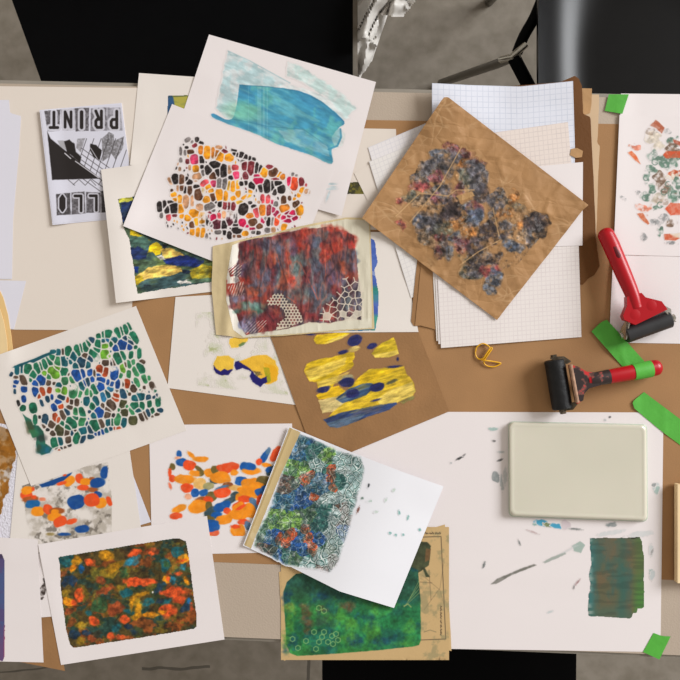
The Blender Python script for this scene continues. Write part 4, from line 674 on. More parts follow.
# ================================================================== lower left prints
def build_R():
    o = sheet('art_print', W2, [(149, 425), (292, 423.5), (300, 552), (152, 555)], label='white print with orange, red and blue petal shaped blots', cat='print', group=GP)
    pal = dict(O=(246, 146, 28), D=(238, 80, 32), B=(22, 88, 165), v=(112, 96, 48), w=(58, 78, 84), p=(238, 172, 138), b=(150, 84, 40), y=(238, 186, 104), s=(86, 124, 160), l=(170, 162, 110))
    c = Canvas((162, 436, 300, 536), CW2, 2); kw = dict(pw=2.2, wob=.16, grain=.12, dark=.25, soft=.6, shrink=1.1)
    c.blobs((155, 435), '182,142,20,22,0,B 175,175,22,12,0,p 205,205,42,28,10,B 262,228,44,34,0,D 275,152,34,14,40,O 345,182,50,20,0,O 330,255,30,16,35,v 345,285,24,26,0,v 300,290,38,20,10,O 130,240,20,22,0,v 112,285,13,32,0,D 132,330,24,24,30,D 222,335,74,32,0,O 115,385,10,24,-20,D,.7 242,398,46,32,0,D 410,285,40,28,0,O 453,265,26,32,0,v 550,246,78,36,-10,D 600,285,26,22,-20,O 440,350,30,16,20,w 495,322,74,40,5,O 550,380,42,22,0,b 340,365,44,40,0,y 405,385,40,24,0,l 610,400,50,20,0,y 650,345,42,30,-5,B 665,240,24,24,0,B 430,462,40,30,0,v 305,440,30,30,0,B 368,435,34,24,-20,B 500,400,50,12,-20,s 510,436,58,34,-10,D 355,485,44,20,0,b 250,465,24,20,20,p 400,490,34,24,0,D 325,540,64,46,0,O 405,535,26,30,0,v 560,500,50,22,-20,w 430,590,54,40,-20,w 510,540,60,34,-25,B 465,605,36,24,-10,B 185,555,54,24,-20,O 158,612,40,22,0,D 400,640,50,30,0,v 575,615,14,20,0,w 520,640,60,32,-15,O 425,668,52,26,0,B 610,455,38,26,0,w 650,470,40,30,0,O 545,575,26,24,20,D 640,590,64,44,0,O 630,530,44,22,-25,D', pal, **kw)
    c.blobs((210, 435), '315,272,68,26,0,O 285,235,54,26,10,B 412,165,22,52,30,B 440,120,16,24,30,s 370,205,22,24,30,D 495,142,28,62,30,D 430,228,34,16,10,O 460,272,40,30,-40,w 445,262,24,18,-40,B 310,370,74,42,0,O 400,350,50,44,0,v 360,390,50,30,0,O 270,420,60,30,0,O 330,440,60,36,0,O 380,430,36,28,-15,B 260,482,46,24,0,D 330,520,26,44,-25,s 370,490,16,40,15,D 300,570,44,50,0,O 215,540,44,24,-30,O 235,545,40,12,-30,D 190,600,50,30,0,O 250,655,40,20,0,D 410,400,20,16,-20,B', pal, **kw)
    c.blobs((160, 480), '400,400,44,32,-10,D,.85 390,355,52,34,0,B 590,385,52,44,0,O 570,352,32,14,0,D 665,345,22,34,-20,s 375,432,18,16,0,y', pal, **kw)
    c.mask &= dil(c.A > .03, 1); c.build('printed_image', o)
def build_PM():
    p = sheet('textured_print', mat('embossed white paper', (222, 219, 229), rough=0.8, var=0.05, scale=300, bump=0.8, bscale=350), [(-40, 415), (32, 430), (11, 540), (-60, 545)], label='embossed white paper with rust brown print at the left border', cat='print', group=GP)
    c = Canvas((-8, 420, 20, 516), (222, 219, 229), 2); c.poly([(-10, 425), (8, 428), (15, 440), (16, 455), (12, 470), (9, 484), (8, 492), (3, 500), (1, 514), (-10, 520)], (150, 96, 30), rag=2, grain=.35, vs=8, var=.3)
    c.put(sstep(.58, .68, fbm(c.X, c.Y, 14, 3, 4)) * .8, (214, 208, 206)); c.put(sstep(.55, .7, fbm(c.X, c.Y, 9, 7, 4)) * (c.A > .2) * .5, (92, 58, 24)); c.mask &= dil(c.A > .05, 1); c.build('printed_image', p, label='rust brown print')
    sheet('drawing_paper', WB, [(100, 470), (128, 462), (151, 522), (110, 534)], label='bluish white paper edge beside the orange and blue spotted print', cat='paper', group=GB)
    o = sheet('art_print', W1, [(18, 452), (129, 440)], [(129, 440), (130, 453), (135, 487), (141, 528)], [(8, 560), (141, 545)], [(18, 452), (8, 560)], 'white print with blue and orange ovals over grey smudges below the green cell print', 'print', GP)
    pal = dict(O=(246, 148, 26), D=(238, 84, 34), B=(18, 74, 146), b=(168, 88, 40), L=(22, 98, 162), p=(236, 140, 104), g=(160, 140, 90)); c = Canvas((20, 460, 116, 546), CW1, 2)
    ar = inpoly(c.X, c.Y, [(22, 486), (60, 472), (108, 462), (112, 500), (112, 540), (30, 544)]); c.field(sstep(.40, .66, fbm(c.X, c.Y, 9, 3, 5)) * ar * .75, (176, 166, 152)); c.field(sstep(.55, .72, fbm(c.X, c.Y, 7, 8, 4)) * ar * .8, (112, 104, 94)); c.field(sstep(.6, .75, fbm(c.X, c.Y, 10, 11, 4)) * ar * .6, (236, 230, 224))
    kw = dict(pw=2.4, wob=.1, grain=.08, dark=.15, soft=.6); q = lambda pts: [(a / 7.556, 450 + b / 7.556) for a, b in pts]
    c.poly(q([(295, 262), (480, 195), (545, 170), (515, 215), (400, 268), (315, 283)]), (20, 74, 140), rag=.3)
    c.blobs((0, 450), '200,340,46,30,-10,D 205,305,46,30,-15,O 250,295,12,16,0,D 230,372,60,22,-8,b 255,355,20,14,0,D 320,372,26,14,0,p 245,408,54,32,-5,L 285,465,48,38,-5,O 362,450,40,36,30,D 430,460,56,26,0,b 415,470,30,22,0,O 415,507,54,32,-5,O 455,540,54,36,-25,D 540,540,42,20,-15,D 380,636,30,12,0,g 620,595,54,28,-5,B 485,636,44,12,0,B 525,235,48,32,-38,O 600,216,30,38,-15,D 640,240,34,26,0,O 465,252,38,14,-15,D 490,190,14,8,0,D', pal, **kw)
    c.blobs((70, 450), '258,172,28,48,10,B 125,240,34,28,0,O 165,215,20,12,0,b 100,285,46,22,0,D 170,300,38,18,0,b 205,247,58,36,-8,B 210,335,32,22,20,B 45,392,66,52,-8,B 232,400,44,38,-25,O 163,380,56,52,0,D 295,385,20,36,-20,D 305,408,14,14,0,D', pal, **kw)
    c.mask &= dil(c.A > .03, 1); c.build('printed_image', o)
LP = dict(G=(30, 104, 76), l=(104, 162, 48), b=(24, 72, 142), T=(22, 88, 98), R=(176, 72, 36), n=(82, 66, 54), s=(42, 122, 166), M=(56, 130, 84), q=(30, 66, 88), k=(46, 46, 46), v=(72, 72, 46))
def build_L():
    o = sheet('art_print', W1, [(-19, 361), (136, 306), (186.5, 430.5), (31, 486)], label='white stencil print of green and blue pebble-shaped cells at the left', cat='print', group=GP)
    c = Canvas((6, 322, 166, 460), CW1, 2.5); I = []
    I += parse((0, 320), '130,380,16,28,0,T 163,370,7,28,5,T 210,370,28,34,0,G 280,365,20,36,-15,G 250,410,24,28,0,G 310,350,7,24,-20,G 340,335,19,36,-15,G 372,315,15,32,-30,G 392,285,22,20,20,G 435,315,20,36,0,M 430,360,22,14,30,l 405,395,30,50,-40,l 485,312,22,40,-15,T 440,245,18,22,0,T 405,240,20,12,0,T 475,245,7,22,0,n 515,238,24,36,0,G 485,390,26,30,0,G 585,230,22,38,-10,G 555,275,27,34,0,T 615,320,31,36,-10,q 575,347,22,22,0,T 640,270,18,18,0,n 645,205,19,32,-10,G 612,215,9,28,-10,G 668,175,15,24,0,G 580,418,32,44,-20,b 625,405,13,28,-15,b 665,340,16,24,0,T 312,455,30,36,-20,b 270,480,22,18,20,b 122,440,16,14,0,n 122,462,16,20,0,b 175,455,19,40,-25,n 182,522,20,22,0,b 268,542,20,34,-15,b 293,572,12,16,0,R 320,540,15,28,-15,R 373,530,13,20,10,R 365,475,16,18,20,n 335,405,13,18,0,l 370,430,13,16,0,M 490,460,22,28,0,M 443,498,22,22,0,T 440,522,18,22,0,l 485,535,19,28,0,l 555,540,30,50,5,M 555,520,24,28,0,l,.7 620,498,17,34,-20,T 665,470,15,28,-20,q 655,545,10,24,0,M 580,620,14,26,0,n 540,620,10,16,0,n 510,605,8,14,0,R 465,585,26,16,15,q 440,620,22,18,20,b 458,652,18,18,0,R 410,660,18,26,-20,b 360,598,12,20,-15,q 392,582,7,14,0,b 180,597,14,22,-10,b 140,630,8,18,-20,k 172,665,20,20,0,G 250,665,26,36,-10,G 315,628,7,20,-20,q 525,660,20,12,0,n 605,560,9,22,20,M 545,455,13,26,-25,M 535,312,12,18,0,T 505,290,9,9,0,T 232,450,8,12,0,G 110,500,8,8,0,b 112,540,6,12,0,q 85,410,8,12,30,q 640,480,8,20,-20,b 410,480,8,8,0,n 515,410,6,8,0,n')
    q = lambda pts, o: [(o[0] + a / 7.556, o[1] + b / 7.556) for a, b in pts]
    c.poly(q([(95, 358), (110, 345), (250, 295), (350, 250), (425, 226), (425, 245), (330, 285), (250, 325), (225, 318), (180, 340), (120, 365)], (0, 320)), (26, 84, 96), rag=.4)
    I += parse((80, 320), '85,152,22,18,10,q 140,122,14,16,0,G 175,110,7,16,0,G 215,105,28,28,0,G 285,98,20,36,-15,G 315,85,7,28,-15,G 348,72,18,34,-15,G 375,55,8,30,-25,G 405,130,24,50,-30,G 260,138,22,32,-10,T 258,122,18,16,0,G 340,140,14,18,0,q 388,165,14,24,-45,q 318,187,33,36,0,b 272,212,22,22,0,b 375,205,18,18,30,b 185,190,24,26,-20,l 180,168,18,22,-30,T 205,155,12,12,0,s 237,180,12,18,0,G 138,180,22,30,0,G 72,182,19,30,-30,G 40,205,15,36,-20,G 125,225,24,14,20,G 107,265,24,46,-35,G 122,285,16,20,-30,T 187,260,28,34,0,l 210,272,14,8,0,l 80,292,18,22,-40,q 67,340,18,22,0,q 192,325,22,24,0,n 285,290,27,42,-20,G 325,268,13,30,-25,G 385,265,13,24,10,G 448,255,12,34,0,G 420,205,10,10,0,G 150,375,26,32,0,R 190,392,18,34,10,R 140,408,16,14,0,b 260,405,26,46,5,b 258,378,18,16,0,v 322,367,14,30,-15,l 370,335,13,26,-20,M 402,318,10,16,0,M 458,365,24,40,-30,G 420,390,15,36,-25,M 368,410,13,24,0,M 470,315,18,12,20,n 75,397,16,24,0,b 20,405,15,26,-20,b 160,452,30,18,15,b 92,450,13,22,0,b 62,470,15,24,0,q 150,500,28,36,-25,b 128,485,12,14,0,n 108,520,20,40,-25,G 210,470,9,16,0,b 240,487,9,18,20,b 285,485,13,30,5,b 355,480,20,32,0,R 430,472,14,32,-20,M 488,445,15,30,-25,M 520,440,10,14,0,M 405,518,22,26,-20,n 485,512,7,9,0,n 548,500,16,32,-25,n 565,530,8,22,-30,G 228,522,20,16,15,s 178,580,17,34,-15,s 208,562,14,30,-25,T 275,565,20,24,0,R 278,545,14,14,0,n 265,600,22,11,20,R 325,562,20,38,-20,q 460,568,30,36,0,T 462,545,24,16,0,n 418,592,24,22,0,T 515,585,18,16,-20,q 50,612,20,32,0,T 120,610,18,34,-20,T 235,640,28,42,-25,n 325,635,22,36,15,v 95,650,20,24,0,G 415,650,32,28,0,G 465,650,19,26,0,G 525,635,13,24,0,G 590,615,16,36,0,G 52,548,10,28,0,G 85,555,7,20,0,M 170,650,10,16,0,n 110,405,8,20,0,n 255,320,8,20,-20,n 330,485,5,14,0,n 375,560,7,8,0,n 240,325,6,14,0,k 345,335,6,14,0,n 310,420,8,16,20,M 380,140,8,20,-40,G')
    I += parse((10, 380), '172,222,26,44,0,G 97,215,14,22,30,q 190,300,13,32,0,G 265,297,22,36,0,q 340,285,16,30,0,R 362,300,16,18,0,R 400,265,15,34,-20,n 430,240,13,24,-35,q 335,210,18,34,-30,b 495,240,13,26,0,M 545,245,18,36,-20,G 465,325,28,46,-40,G 545,318,24,38,10,M 315,335,24,26,0,n 375,382,30,40,-25,v 440,357,18,24,-40,G 430,400,20,22,10,n 470,400,12,16,20,q 550,382,26,32,0,T 505,435,24,42,10,G 550,445,15,30,30,q 440,450,17,28,0,n 335,475,24,38,-10,G 380,460,15,28,-15,T 325,405,18,16,30,n 393,330,12,18,-20,G 495,285,18,9,20,G 610,375,18,32,-25,q 640,345,34,44,-20,G 637,270,22,22,-20,T 610,428,22,14,-10,q 645,408,9,9,0,b 672,400,8,14,0,b 285,375,10,8,0,k 255,345,8,14,-20,n 225,280,8,8,0,k 350,515,10,5,-10,n 390,515,7,5,0,k 418,507,10,5,-20,n 447,495,14,7,-20,k 370,525,6,4,0,R 575,330,8,14,10,q 600,240,8,8,0,q 530,105,8,18,20,M 490,385,10,8,0,n')
    c.poly(q([(92, 250), (110, 268), (160, 300), (175, 340), (215, 345), (255, 390), (262, 450), (270, 480), (320, 515), (300, 548), (240, 568), (208, 545), (195, 470), (200, 430), (170, 438), (140, 370)], (10, 380)), (44, 100, 82), rag=.5, var=.35, vs=8)
    c.blobs((10, 380), '155,370,30,50,-20,v,.7 180,400,30,30,0,M,.6 230,440,40,26,0,k,.6 250,520,50,34,0,T,.7 285,530,26,24,0,s,.5 215,520,20,30,0,v,.6', LP, soft=2, wob=.4)
    I += parse((90, 370), '70,322,32,38,-15,b 60,310,20,20,0,q,.7 30,348,24,22,0,T 130,340,22,26,30,n 140,300,22,14,25,n 258,322,25,32,0,v 210,375,26,42,15,M 253,392,20,36,5,T 325,380,30,32,0,v 40,418,34,42,-20,G 85,405,16,32,-25,n 138,395,15,26,0,T 168,395,7,24,0,G 315,312,11,28,-25,M 365,300,22,18,0,T 390,355,13,28,-25,n 420,345,7,26,-25,n 440,325,15,26,-15,q 470,308,13,20,-10,G 530,305,18,14,10,q 505,335,16,7,-10,n 470,350,7,5,0,n 15,450,13,22,-20,q 125,455,14,16,0,T 155,443,14,13,0,q 95,467,7,14,-20,b 72,480,14,9,-20,s 40,485,9,9,0,b 10,497,20,14,-10,q 215,437,16,6,-15,R 185,440,5,7,0,R 512,245,16,36,0,G 508,195,6,24,-15,q 485,205,10,7,-20,q 180,345,14,14,30,k 95,270,10,16,0,n 275,275,10,12,-30,M 220,300,7,10,0,M')
    I = dedupe(I); c.cells(I, LP, grow=.7, gap=.95, dark=.5, grain=.1)
    rr = np.random.RandomState(5); reg = [(18, 372), (60, 352), (128, 327), (142, 360), (160, 408), (120, 424), (60, 440), (46, 420), (30, 400)]
    for x, y in scatter(reg, 2.8, 6):
        i, j = int((y - 322) * 2.5), int((x - 6) * 2.5)
        if 3 < i < c.A.shape[0] - 4 and 3 < j < c.A.shape[1] - 4 and c.A[i - 3:i + 4, j - 3:j + 4].max() < .2 and (x > 62 or y < 372): c.ell(x, y, rr.uniform(.45, .9), rr.uniform(.8, 1.6), rr.uniform(-40, 20), LP[rr.choice(list('GTqnMb'))], .85, soft=.4)
    c.mask &= dil(c.A > .03, 3); c.build('printed_image', o)
def build_NO():
    o = sheet('art_print', W2, [(-60, 534), (37.5, 539.5), (43.5, 662.5), (-60, 660)], label='white print at the lower left border with a purple painted edge', cat='print', group=GP)
    c = Canvas((-50, 552, 8, 662), CW2, 2); c.clip([(-50, 552), (2, 554), (4.6, 560), (5, 656), (3, 661), (-50, 660)], .5); c.put(np.ones_like(c.X), (88, 76, 120)); c.put(sstep(.4, .65, fbm(c.X, c.Y, 12, 3)) * .6, (66, 96, 142)); c.put(sstep(620, 650, c.Y) * .7, (112, 78, 120)); c.put((np.abs(c.X - 5) < 1.2) * sstep(620, 630, c.Y) * .6, (190, 70, 100)); c.put(sstep(4, 1, np.abs(c.Y - 556)) * .5, (60, 50, 60)); c.build('printed_image', o)
    o = sheet('art_print', W2, [(38, 544.5), (207, 516), (224.5, 639.5), (61, 665)], label='white print with a full dark olive and orange mottled rectangle', cat='print', group=GP)
    c = Canvas((55, 534, 200, 652), CW2, 2); c.clip([(58, 557.5), (60, 556.5), (100, 550), (174, 538.2), (180, 538.5), (186, 541), (188.5, 553), (192, 580), (197, 618), (196.5, 627), (194, 629), (140, 638), (78, 647.5), (73, 648), (70, 645), (66, 630), (63, 608), (60.5, 588), (60, 565)], .4)
    pal = dict(a=(196, 134, 24), O=(246, 148, 20), D=(226, 84, 36), b=(24, 94, 152), o=(150, 118, 30), t=(30, 96, 104), n=(30, 54, 78), r=(150, 70, 36), g=(52, 86, 52), s=(44, 118, 140))
    c.put(np.ones_like(c.X), (84, 70, 34)); W = lambda s, sd, lo, hi: sstep(lo, hi, fbm(c.X * .9, c.Y * 1.15, s, sd, 4))
    c.put(W(16, 3, .46, .6) * .8, (54, 72, 44)); c.put(W(14, 7, .52, .63) * .75, (34, 66, 64)); c.put(W(11, 10, .54, .66) * .7, (164, 76, 30)); c.put(W(9, 13, .58, .7) * .6, (58, 40, 24)); c.put(W(10, 5, .58, .7) * .6, (128, 112, 34))
    kw = dict(soft=1.2, wob=.4, grain=.3, dark=.5, shrink=1.08)
    c.blobs((50, 530), '120,230,50,50,0,t 205,225,34,34,0,a 172,290,18,30,0,O 238,288,17,34,0,b 298,250,34,28,0,D 425,195,42,44,-20,a 475,300,82,46,-28,o 480,290,50,24,-28,a,.7 620,240,66,30,-30,s 640,172,40,16,-25,D 640,395,54,30,-10,D 220,488,32,42,0,D 140,545,40,32,20,O 135,385,52,40,0,n 410,460,50,24,-25,r 380,380,40,24,20,r 540,440,36,24,0,o 560,340,30,24,0,g 120,480,30,24,0,o 590,470,30,24,0,t 380,570,50,50,0,g 500,590,50,44,-20,r', pal, **kw)
    c.blobs((50, 580), '325,315,44,36,20,D 565,300,44,30,-12,D 480,240,30,40,30,r 490,360,38,26,-20,t 180,410,40,30,0,n 270,400,30,22,0,n 225,345,44,30,0,o 460,420,34,30,0,D 540,430,34,18,0,D 630,390,24,24,0,n 290,250,26,20,0,t 140,240,30,26,0,r 230,460,30,24,0,o 310,440,30,24,0,r 660,170,30,70,0,o 650,270,30,24,-40,a 600,240,40,20,20,t 590,350,30,20,0,n 180,170,20,20,0,D', pal, **kw)
    c.blobs((120, 530), '250,160,42,26,-10,r 240,180,20,14,0,D 440,165,50,44,20,t 485,215,42,26,-20,O 470,230,30,10,-10,D 475,282,24,24,0,s 340,270,38,44,0,t 355,260,20,26,0,g 155,390,104,26,0,D 350,375,28,24,0,O 365,370,16,16,0,D 398,375,18,28,0,s 300,440,46,24,-45,n 400,465,84,30,-8,D 440,520,52,36,0,D 520,540,13,28,0,b 490,590,44,24,-35,n 350,550,34,22,0,t 300,540,26,20,0,n 160,490,60,14,-20,a 90,545,18,60,10,a 140,600,18,40,-10,a 130,640,26,24,0,a 360,615,54,44,0,D 320,620,30,16,0,O 220,645,56,20,0,O 500,380,14,30,-30,O 440,330,24,16,0,D 210,545,44,28,-25,t 50,475,44,28,0,t 30,300,30,20,0,g 540,580,16,24,0,D 110,170,40,20,-25,D', pal, **kw)
    c.A[:] = 1; c.grit(.38, 2.6); c.grit(.25, 7, 0, 1, 9)
    c.line([(63.5, 606), (76, 607), (88, 602)], .6, (60, 40, 18), .8); c.line([(115, 622), (122, 612)], .7, (50, 36, 20), .8); c.line([(84, 590), (83, 604)], .5, (170, 120, 60), .6); c.ell(152.7, 592.2, .8, 1, 0, (232, 226, 222), 1, soft=.3)
    c.build('printed_image', o)
# ================================================================== old map sheet and the curled stencil print
def build_U():
    o = sheet('map_print', mat('aged map paper', (204, 172, 122), rough=0.75, var=0.07, scale=24, bump=0.15, bscale=200), [(279, 572), (445, 524.5)], torn([(445, 524.5), (447, 570), (451.5, 651)], .4, 6), torn([(284, 661), (296, 657), (340, 656), (372, 655), (376, 652), (395, 652), (404, 650), (415, 651), (435, 650), (451.5, 651)], 1.2, 3), torn([(279, 572), (281, 610), (284, 661)], .5, 9), 'torn aged map sheet with a green print over its left part', 'print', GP, rel=lambda x, y: .4 * fbm(x, y, 20, 2, 3))
    base = (204, 172, 122); c = Canvas((281, 527, 449, 660), base, 2); I = (78, 66, 52)
    c.line([(410, 537.5), (441, 536.5), (444, 600), (445.7, 639), (421, 640)], .8, I, .85); c.line([(420, 582), (432, 583)], .5, I, .7); c.line([(429, 570), (431, 600)], .5, I, .6); c.line([(424, 610), (440, 588), (444, 560)], .5, I, .4); c.line([(422, 575), (440, 590), (444, 605)], .5, I, .4)
    for i in range(14): x = 425 + i * 1.15; c.line([(x, 533.4 + .5 * (i % 2)), (x + .7, 532.4 + .6 * ((i * 7) % 3))], .8, (52, 42, 34), .85 if i not in (3, 8) else .1)
    for i in range(27): y = 606 + i * 1.1; c.line([(440.5 + .4 * (i % 2), y), (441.6 - .4 * ((i * 5) % 3), y + .6)], .8, (52, 42, 34), .8 if i not in (5, 12, 16, 20) else .1)
    c.field(sstep(.52, .7, fbm(c.X, c.Y, 9, 4, 5)) * (c.X > 418) * .45, (128, 128, 96)); c.line([(424, 632), (430, 630), (436, 632)], .7, (90, 90, 70), .6); c.poly([(437, 664), (440, 661), (440, 656)], I, .5)
    hd = [(395, 540), (404, 541), (410, 540.5), (427, 542), (431, 546), (430, 556), (429, 565), (425, 568), (428, 574), (430, 577), (426, 577), (423, 570), (418, 573), (400, 580)]
    c.poly(hd, (66, 72, 50), rag=.5, var=.2, vs=5); c.poly([(426, 548), (431, 549), (429, 560), (425, 562)], (130, 90, 56), .7, rag=.6)
    body = [(283.5, 592), (287, 582), (296, 574), (395, 560), (418, 570), (420.5, 600), (421, 640), (419, 645), (413, 646.5), (380, 650), (330, 654), (297, 656), (290, 653), (286.5, 645), (285, 620)]
    m0 = inpoly(c.X, c.Y, body); c.poly(body, (40, 116, 70), rag=.4); ins = c.A * 0 + m0
    F = lambda s, sd, lo, hi: sstep(lo, hi, fbm(c.X, c.Y, s, sd, 4)) * ins
    c.put(F(22, 3, .48, .64) * .6, (30, 92, 82)); c.put(F(18, 6, .5, .64) * .6, (62, 142, 62)); c.put(sstep(612, 590, c.Y) * ins * .65, (44, 74, 68)); c.put(F(12, 9, .56, .7) * .5, (24, 80, 96))
    c.blobs((270, 575), '265,270,40,50,0,r 285,370,40,60,15,r 280,420,20,20,0,r 590,240,50,30,0,r 390,260,30,20,0,r 130,170,30,60,0,n 390,170,60,40,0,n 150,250,40,40,0,y 150,350,30,70,0,l 600,400,70,90,0,l 480,330,90,60,0,l,.5 120,560,20,40,0,n 650,500,50,40,0,n 390,340,50,40,0,g 120,500,20,60,0,l', dict(r=(118, 84, 56), n=(26, 72, 98), y=(120, 140, 60), l=(84, 152, 58), g=(60, 96, 76)), soft=3, wob=.6, grain=.4, alpha=.8)
    c.blobs((370, 575), '20,420,60,60,0,l 80,500,60,30,0,n 310,400,50,50,0,l 30,280,60,50,0,l 10,340,20,50,0,n 180,360,90,60,0,g 250,520,60,16,0,l', dict(n=(26, 72, 98), l=(78, 150, 62), g=(36, 118, 66)), soft=3, wob=.6, grain=.4, alpha=.7)
    c.A = np.where(m0, 1.0, c.A * .3); c.grit(.22, 2.4, 0, 1, 4); c.grit(.3, 8, 0, 1, 8)
    for hx, hy in ((292.5, 639), (298, 648), (306, 641), (314, 632), (319, 642), (316, 649), (322, 637), (328, 642), (333, 644), (338, 640), (336, 634), (324, 632), (319, 608), (324, 611), (332, 636)):
        c.line([(hx + 2.7 * math.cos(a), hy + 2.7 * math.sin(a)) for a in np.linspace(.5, .5 + 2 * math.pi, 7)], .8, (150, 192, 118), .75)
    for i in range(4): c.line([(404 + i * 2, 607 - i * 3), (419, 593 - i * 4)], .5, (160, 176, 110), .7)
    c.line([(404, 606), (408, 604), (411, 607)], 1.2, (170, 176, 110), .7)
    c.build('printed_image', o)
def build_T():
    lift = lambda x, y: 1.2 + 9 * np.sin(np.pi * np.clip((((x - 300) * .93 + (y - 470) * .366) - 10) / 150, 0, .93)) ** 1.5 + 1.5 * sstep(40, 0, np.hypot(x - 443, y - 487)) + 2 * np.exp(-((((x - 243) * .93 + (y - 545) * .366)) / 5) ** 2)
    o = sheet('stencil_print', mat('bright white paper', (236, 236, 241), rough=.75, var=.01, scale=6, spec=.15), [(289, 426.5), (351, 452), (400, 471), (443.5, 486.5)], [(443.5, 486.5), (394, 608)], [(243, 545.5), (290, 566.5), (340, 591.5), (394, 608)], [(289, 426.5), (243, 545.5)], 'curled white sheet with a dense multicolour net stencil print on its left half', 'print', GP, rel=lift)
    strip = Canvas((240, 424, 306, 556), (196, 172, 124), 2); strip.clip([(289.5, 427), (301, 432), (281, 475), (251, 549), (243.8, 545.3)], .3); strip.put(sstep(.45, .65, fbm(strip.X, strip.Y, 14, 3, 4)) * .4, (216, 202, 168)); strip.put((np.abs((strip.X - 289) * .93 + (strip.Y - 427) * .366 - 2.6) < .7) * .5, (150, 124, 80))
    strip.build('edge_strip', o, lift=.25, label='tan aged paper strip along the left edge')
    c = Canvas((248, 430, 372, 578), (236, 236, 241), 2.5)
    reg = [(299, 432), (318, 440), (345, 452), (362, 456), (366, 468), (362, 485), (358, 500), (352, 520), (350, 533), (344, 548), (338, 566), (330, 574), (318, 571), (300, 568), (286, 566), (262, 553), (252, 547), (256, 532), (270, 505), (280, 475), (288, 452)]
    ins = inpoly(c.X, c.Y, reg); d = polydist(c.X, c.Y, reg); edge = np.where(ins, sstep(0, 4, d + 3 * (fbm(c.X, c.Y, 6, 3) - .5)), 0)
    anc = [(305, 440, 'b'), (298, 452, 'b'), (312, 436, 'B'), (292, 468, 'l'), (300, 470, 'l'), (318, 465, 't'), (310, 450, 'T'), (325, 455, 'l'), (320, 446, 'T'), (306, 480, 'r'), (310, 476, 'r'), (282, 485, 'n'), (288, 484, 'n'), (276, 500, 'b'), (290, 500, 'b'), (298, 503, 'B'), (305, 492, 'B'), (268, 515, 'l'), (276, 520, 'l'), (262, 520, 'g'), (298, 518, 'l'), (306, 516, 'g'), (270, 538, 'B'), (280, 540, 'r'), (286, 542, 'R'), (290, 535, 'r'), (297, 542, 'B'), (302, 548, 'B'), (305, 530, 'R'), (308, 540, 'r'), (313, 548, 'R'), (312, 552, 'r'), (262, 548, 'n'), (268, 552, 'n'), (278, 558, 'B'), (285, 556, 'T'), (295, 560, 'g'), (306, 565, 't'), (331, 470, 'R'), (331, 478, 'r'), (333, 488, 'R'), (322, 482, 'B'), (320, 488, 'B'), (316, 490, 'b'), (340, 462, 't'), (350, 465, 't'), (356, 470, 't'), (352, 478, 't'), (345, 470, 'w'), (340, 482, 'T'), (314, 495, 'r'), (325, 500, 'w'), (338, 498, 'w'), (350, 492, 't'), (354, 505, 't'), (342, 508, 'n'), (335, 515, 'w'), (325, 510, 'T'), (320, 525, 'T'), (330, 533, 'w'), (345, 520, 'n'), (346, 532, 'B'), (335, 540, 't'), (320, 540, 'B'), (328, 548, 'g'), (340, 552, 'w'), (322, 560, 't'), (318, 555, 'w'), (320, 570, 'n'), (324, 572, 'n'), (334, 560, 'n'), (258, 535, 'g'), (252, 545, 'g')]
    pal = dict(b=(40, 96, 140), B=(28, 78, 152), l=(112, 160, 62), T=(44, 100, 92), t=(74, 140, 128), r=(196, 78, 36), R=(206, 84, 44), n=(104, 74, 58), g=(74, 112, 72), w=(120, 160, 150))
    wx = c.X + 7 * (fbm(c.X, c.Y, 8, 4, 3) - .5); wy = c.Y + 7 * (fbm(c.X, c.Y, 8, 9, 3) - .5); _, _, ai = voronoi(wx, wy, [(a, b) for a, b, _ in anc]); fR, _, _ = voronoi(wx, wy, [(a, b) for a, b, k in anc if k in 'Rr']); nR = [(a, b, k) for a, b, k in anc if k not in 'Rr']; _, _, bi = voronoi(wx, wy, [(a, b) for a, b, _ in nR]); acol = np.array([pal[k] for _, _, k in anc], float)[ai]; acol = np.where((fR > 5.6)[..., None], np.array([pal[k] for _, _, k in nR], float)[bi], acol); acol = acol * .55 + np.array((44, 96, 86.)) * .45 * (fbm(c.X, c.Y, 9, 2, 3) > .52)[..., None] + acol * .45 * (fbm(c.X, c.Y, 9, 2, 3) <= .52)[..., None]
    isw = np.isin(ai, [i for i, a in enumerate(anc) if a[2] in 'wt']) | ((c.X - 330) + (c.Y - 500) * .35 > 12); dense = ~isw
    s1 = scatter([(240, 420), (375, 420), (375, 580), (240, 580)], 5.4, 3); vx = c.X + 3.5 * (vnoise(c.X, c.Y, 5, 3) - .5) + 3 * (vnoise(c.X, c.Y, 12, 4) - .5); vy = c.Y + 3.5 * (vnoise(c.X, c.Y, 5, 7) - .5) + 3 * (vnoise(c.X, c.Y, 12, 8) - .5); f1, f2, i1 = voronoi(vx, vy, s1); e1 = f2 - f1
    s2 = scatter([(240, 420), (375, 420), (375, 580), (240, 580)], 3.6, 8); g1, g2, j1 = voronoi(vy * .9 + c.X - c.Y * .9, vx * .9 + c.Y - c.X * .9, s2); e2 = g2 - g1
    ink_d = (.92 - .5 * sstep(.5, .75, fbm(c.X, c.Y, 4, 5, 3))); lin_w = (1 - sstep(.3, .8, e1)); lin_w2 = 1 - sstep(.25, .6, e2)
    c.put(np.where(dense, edge * ink_d, 0), acol); c.put(np.where(dense, sstep(.45, .62, fbm(c.X, c.Y, 3, 2, 3)) * edge * .45, 0), (26, 46, 54)); c.put(np.where(dense, lin_w2 * edge * .38 * sstep(.3, .6, fbm(c.X, c.Y, 7, 1)), 0), (178, 200, 178)); c.put(np.where(dense, lin_w * edge * .42 * sstep(.25, .55, fbm(c.X, c.Y, 9, 6)), 0), (206, 216, 208)); c.put(np.where(dense, (np.abs(e1 - 1.6) < .5) * edge * .5, 0), (28, 48, 56))
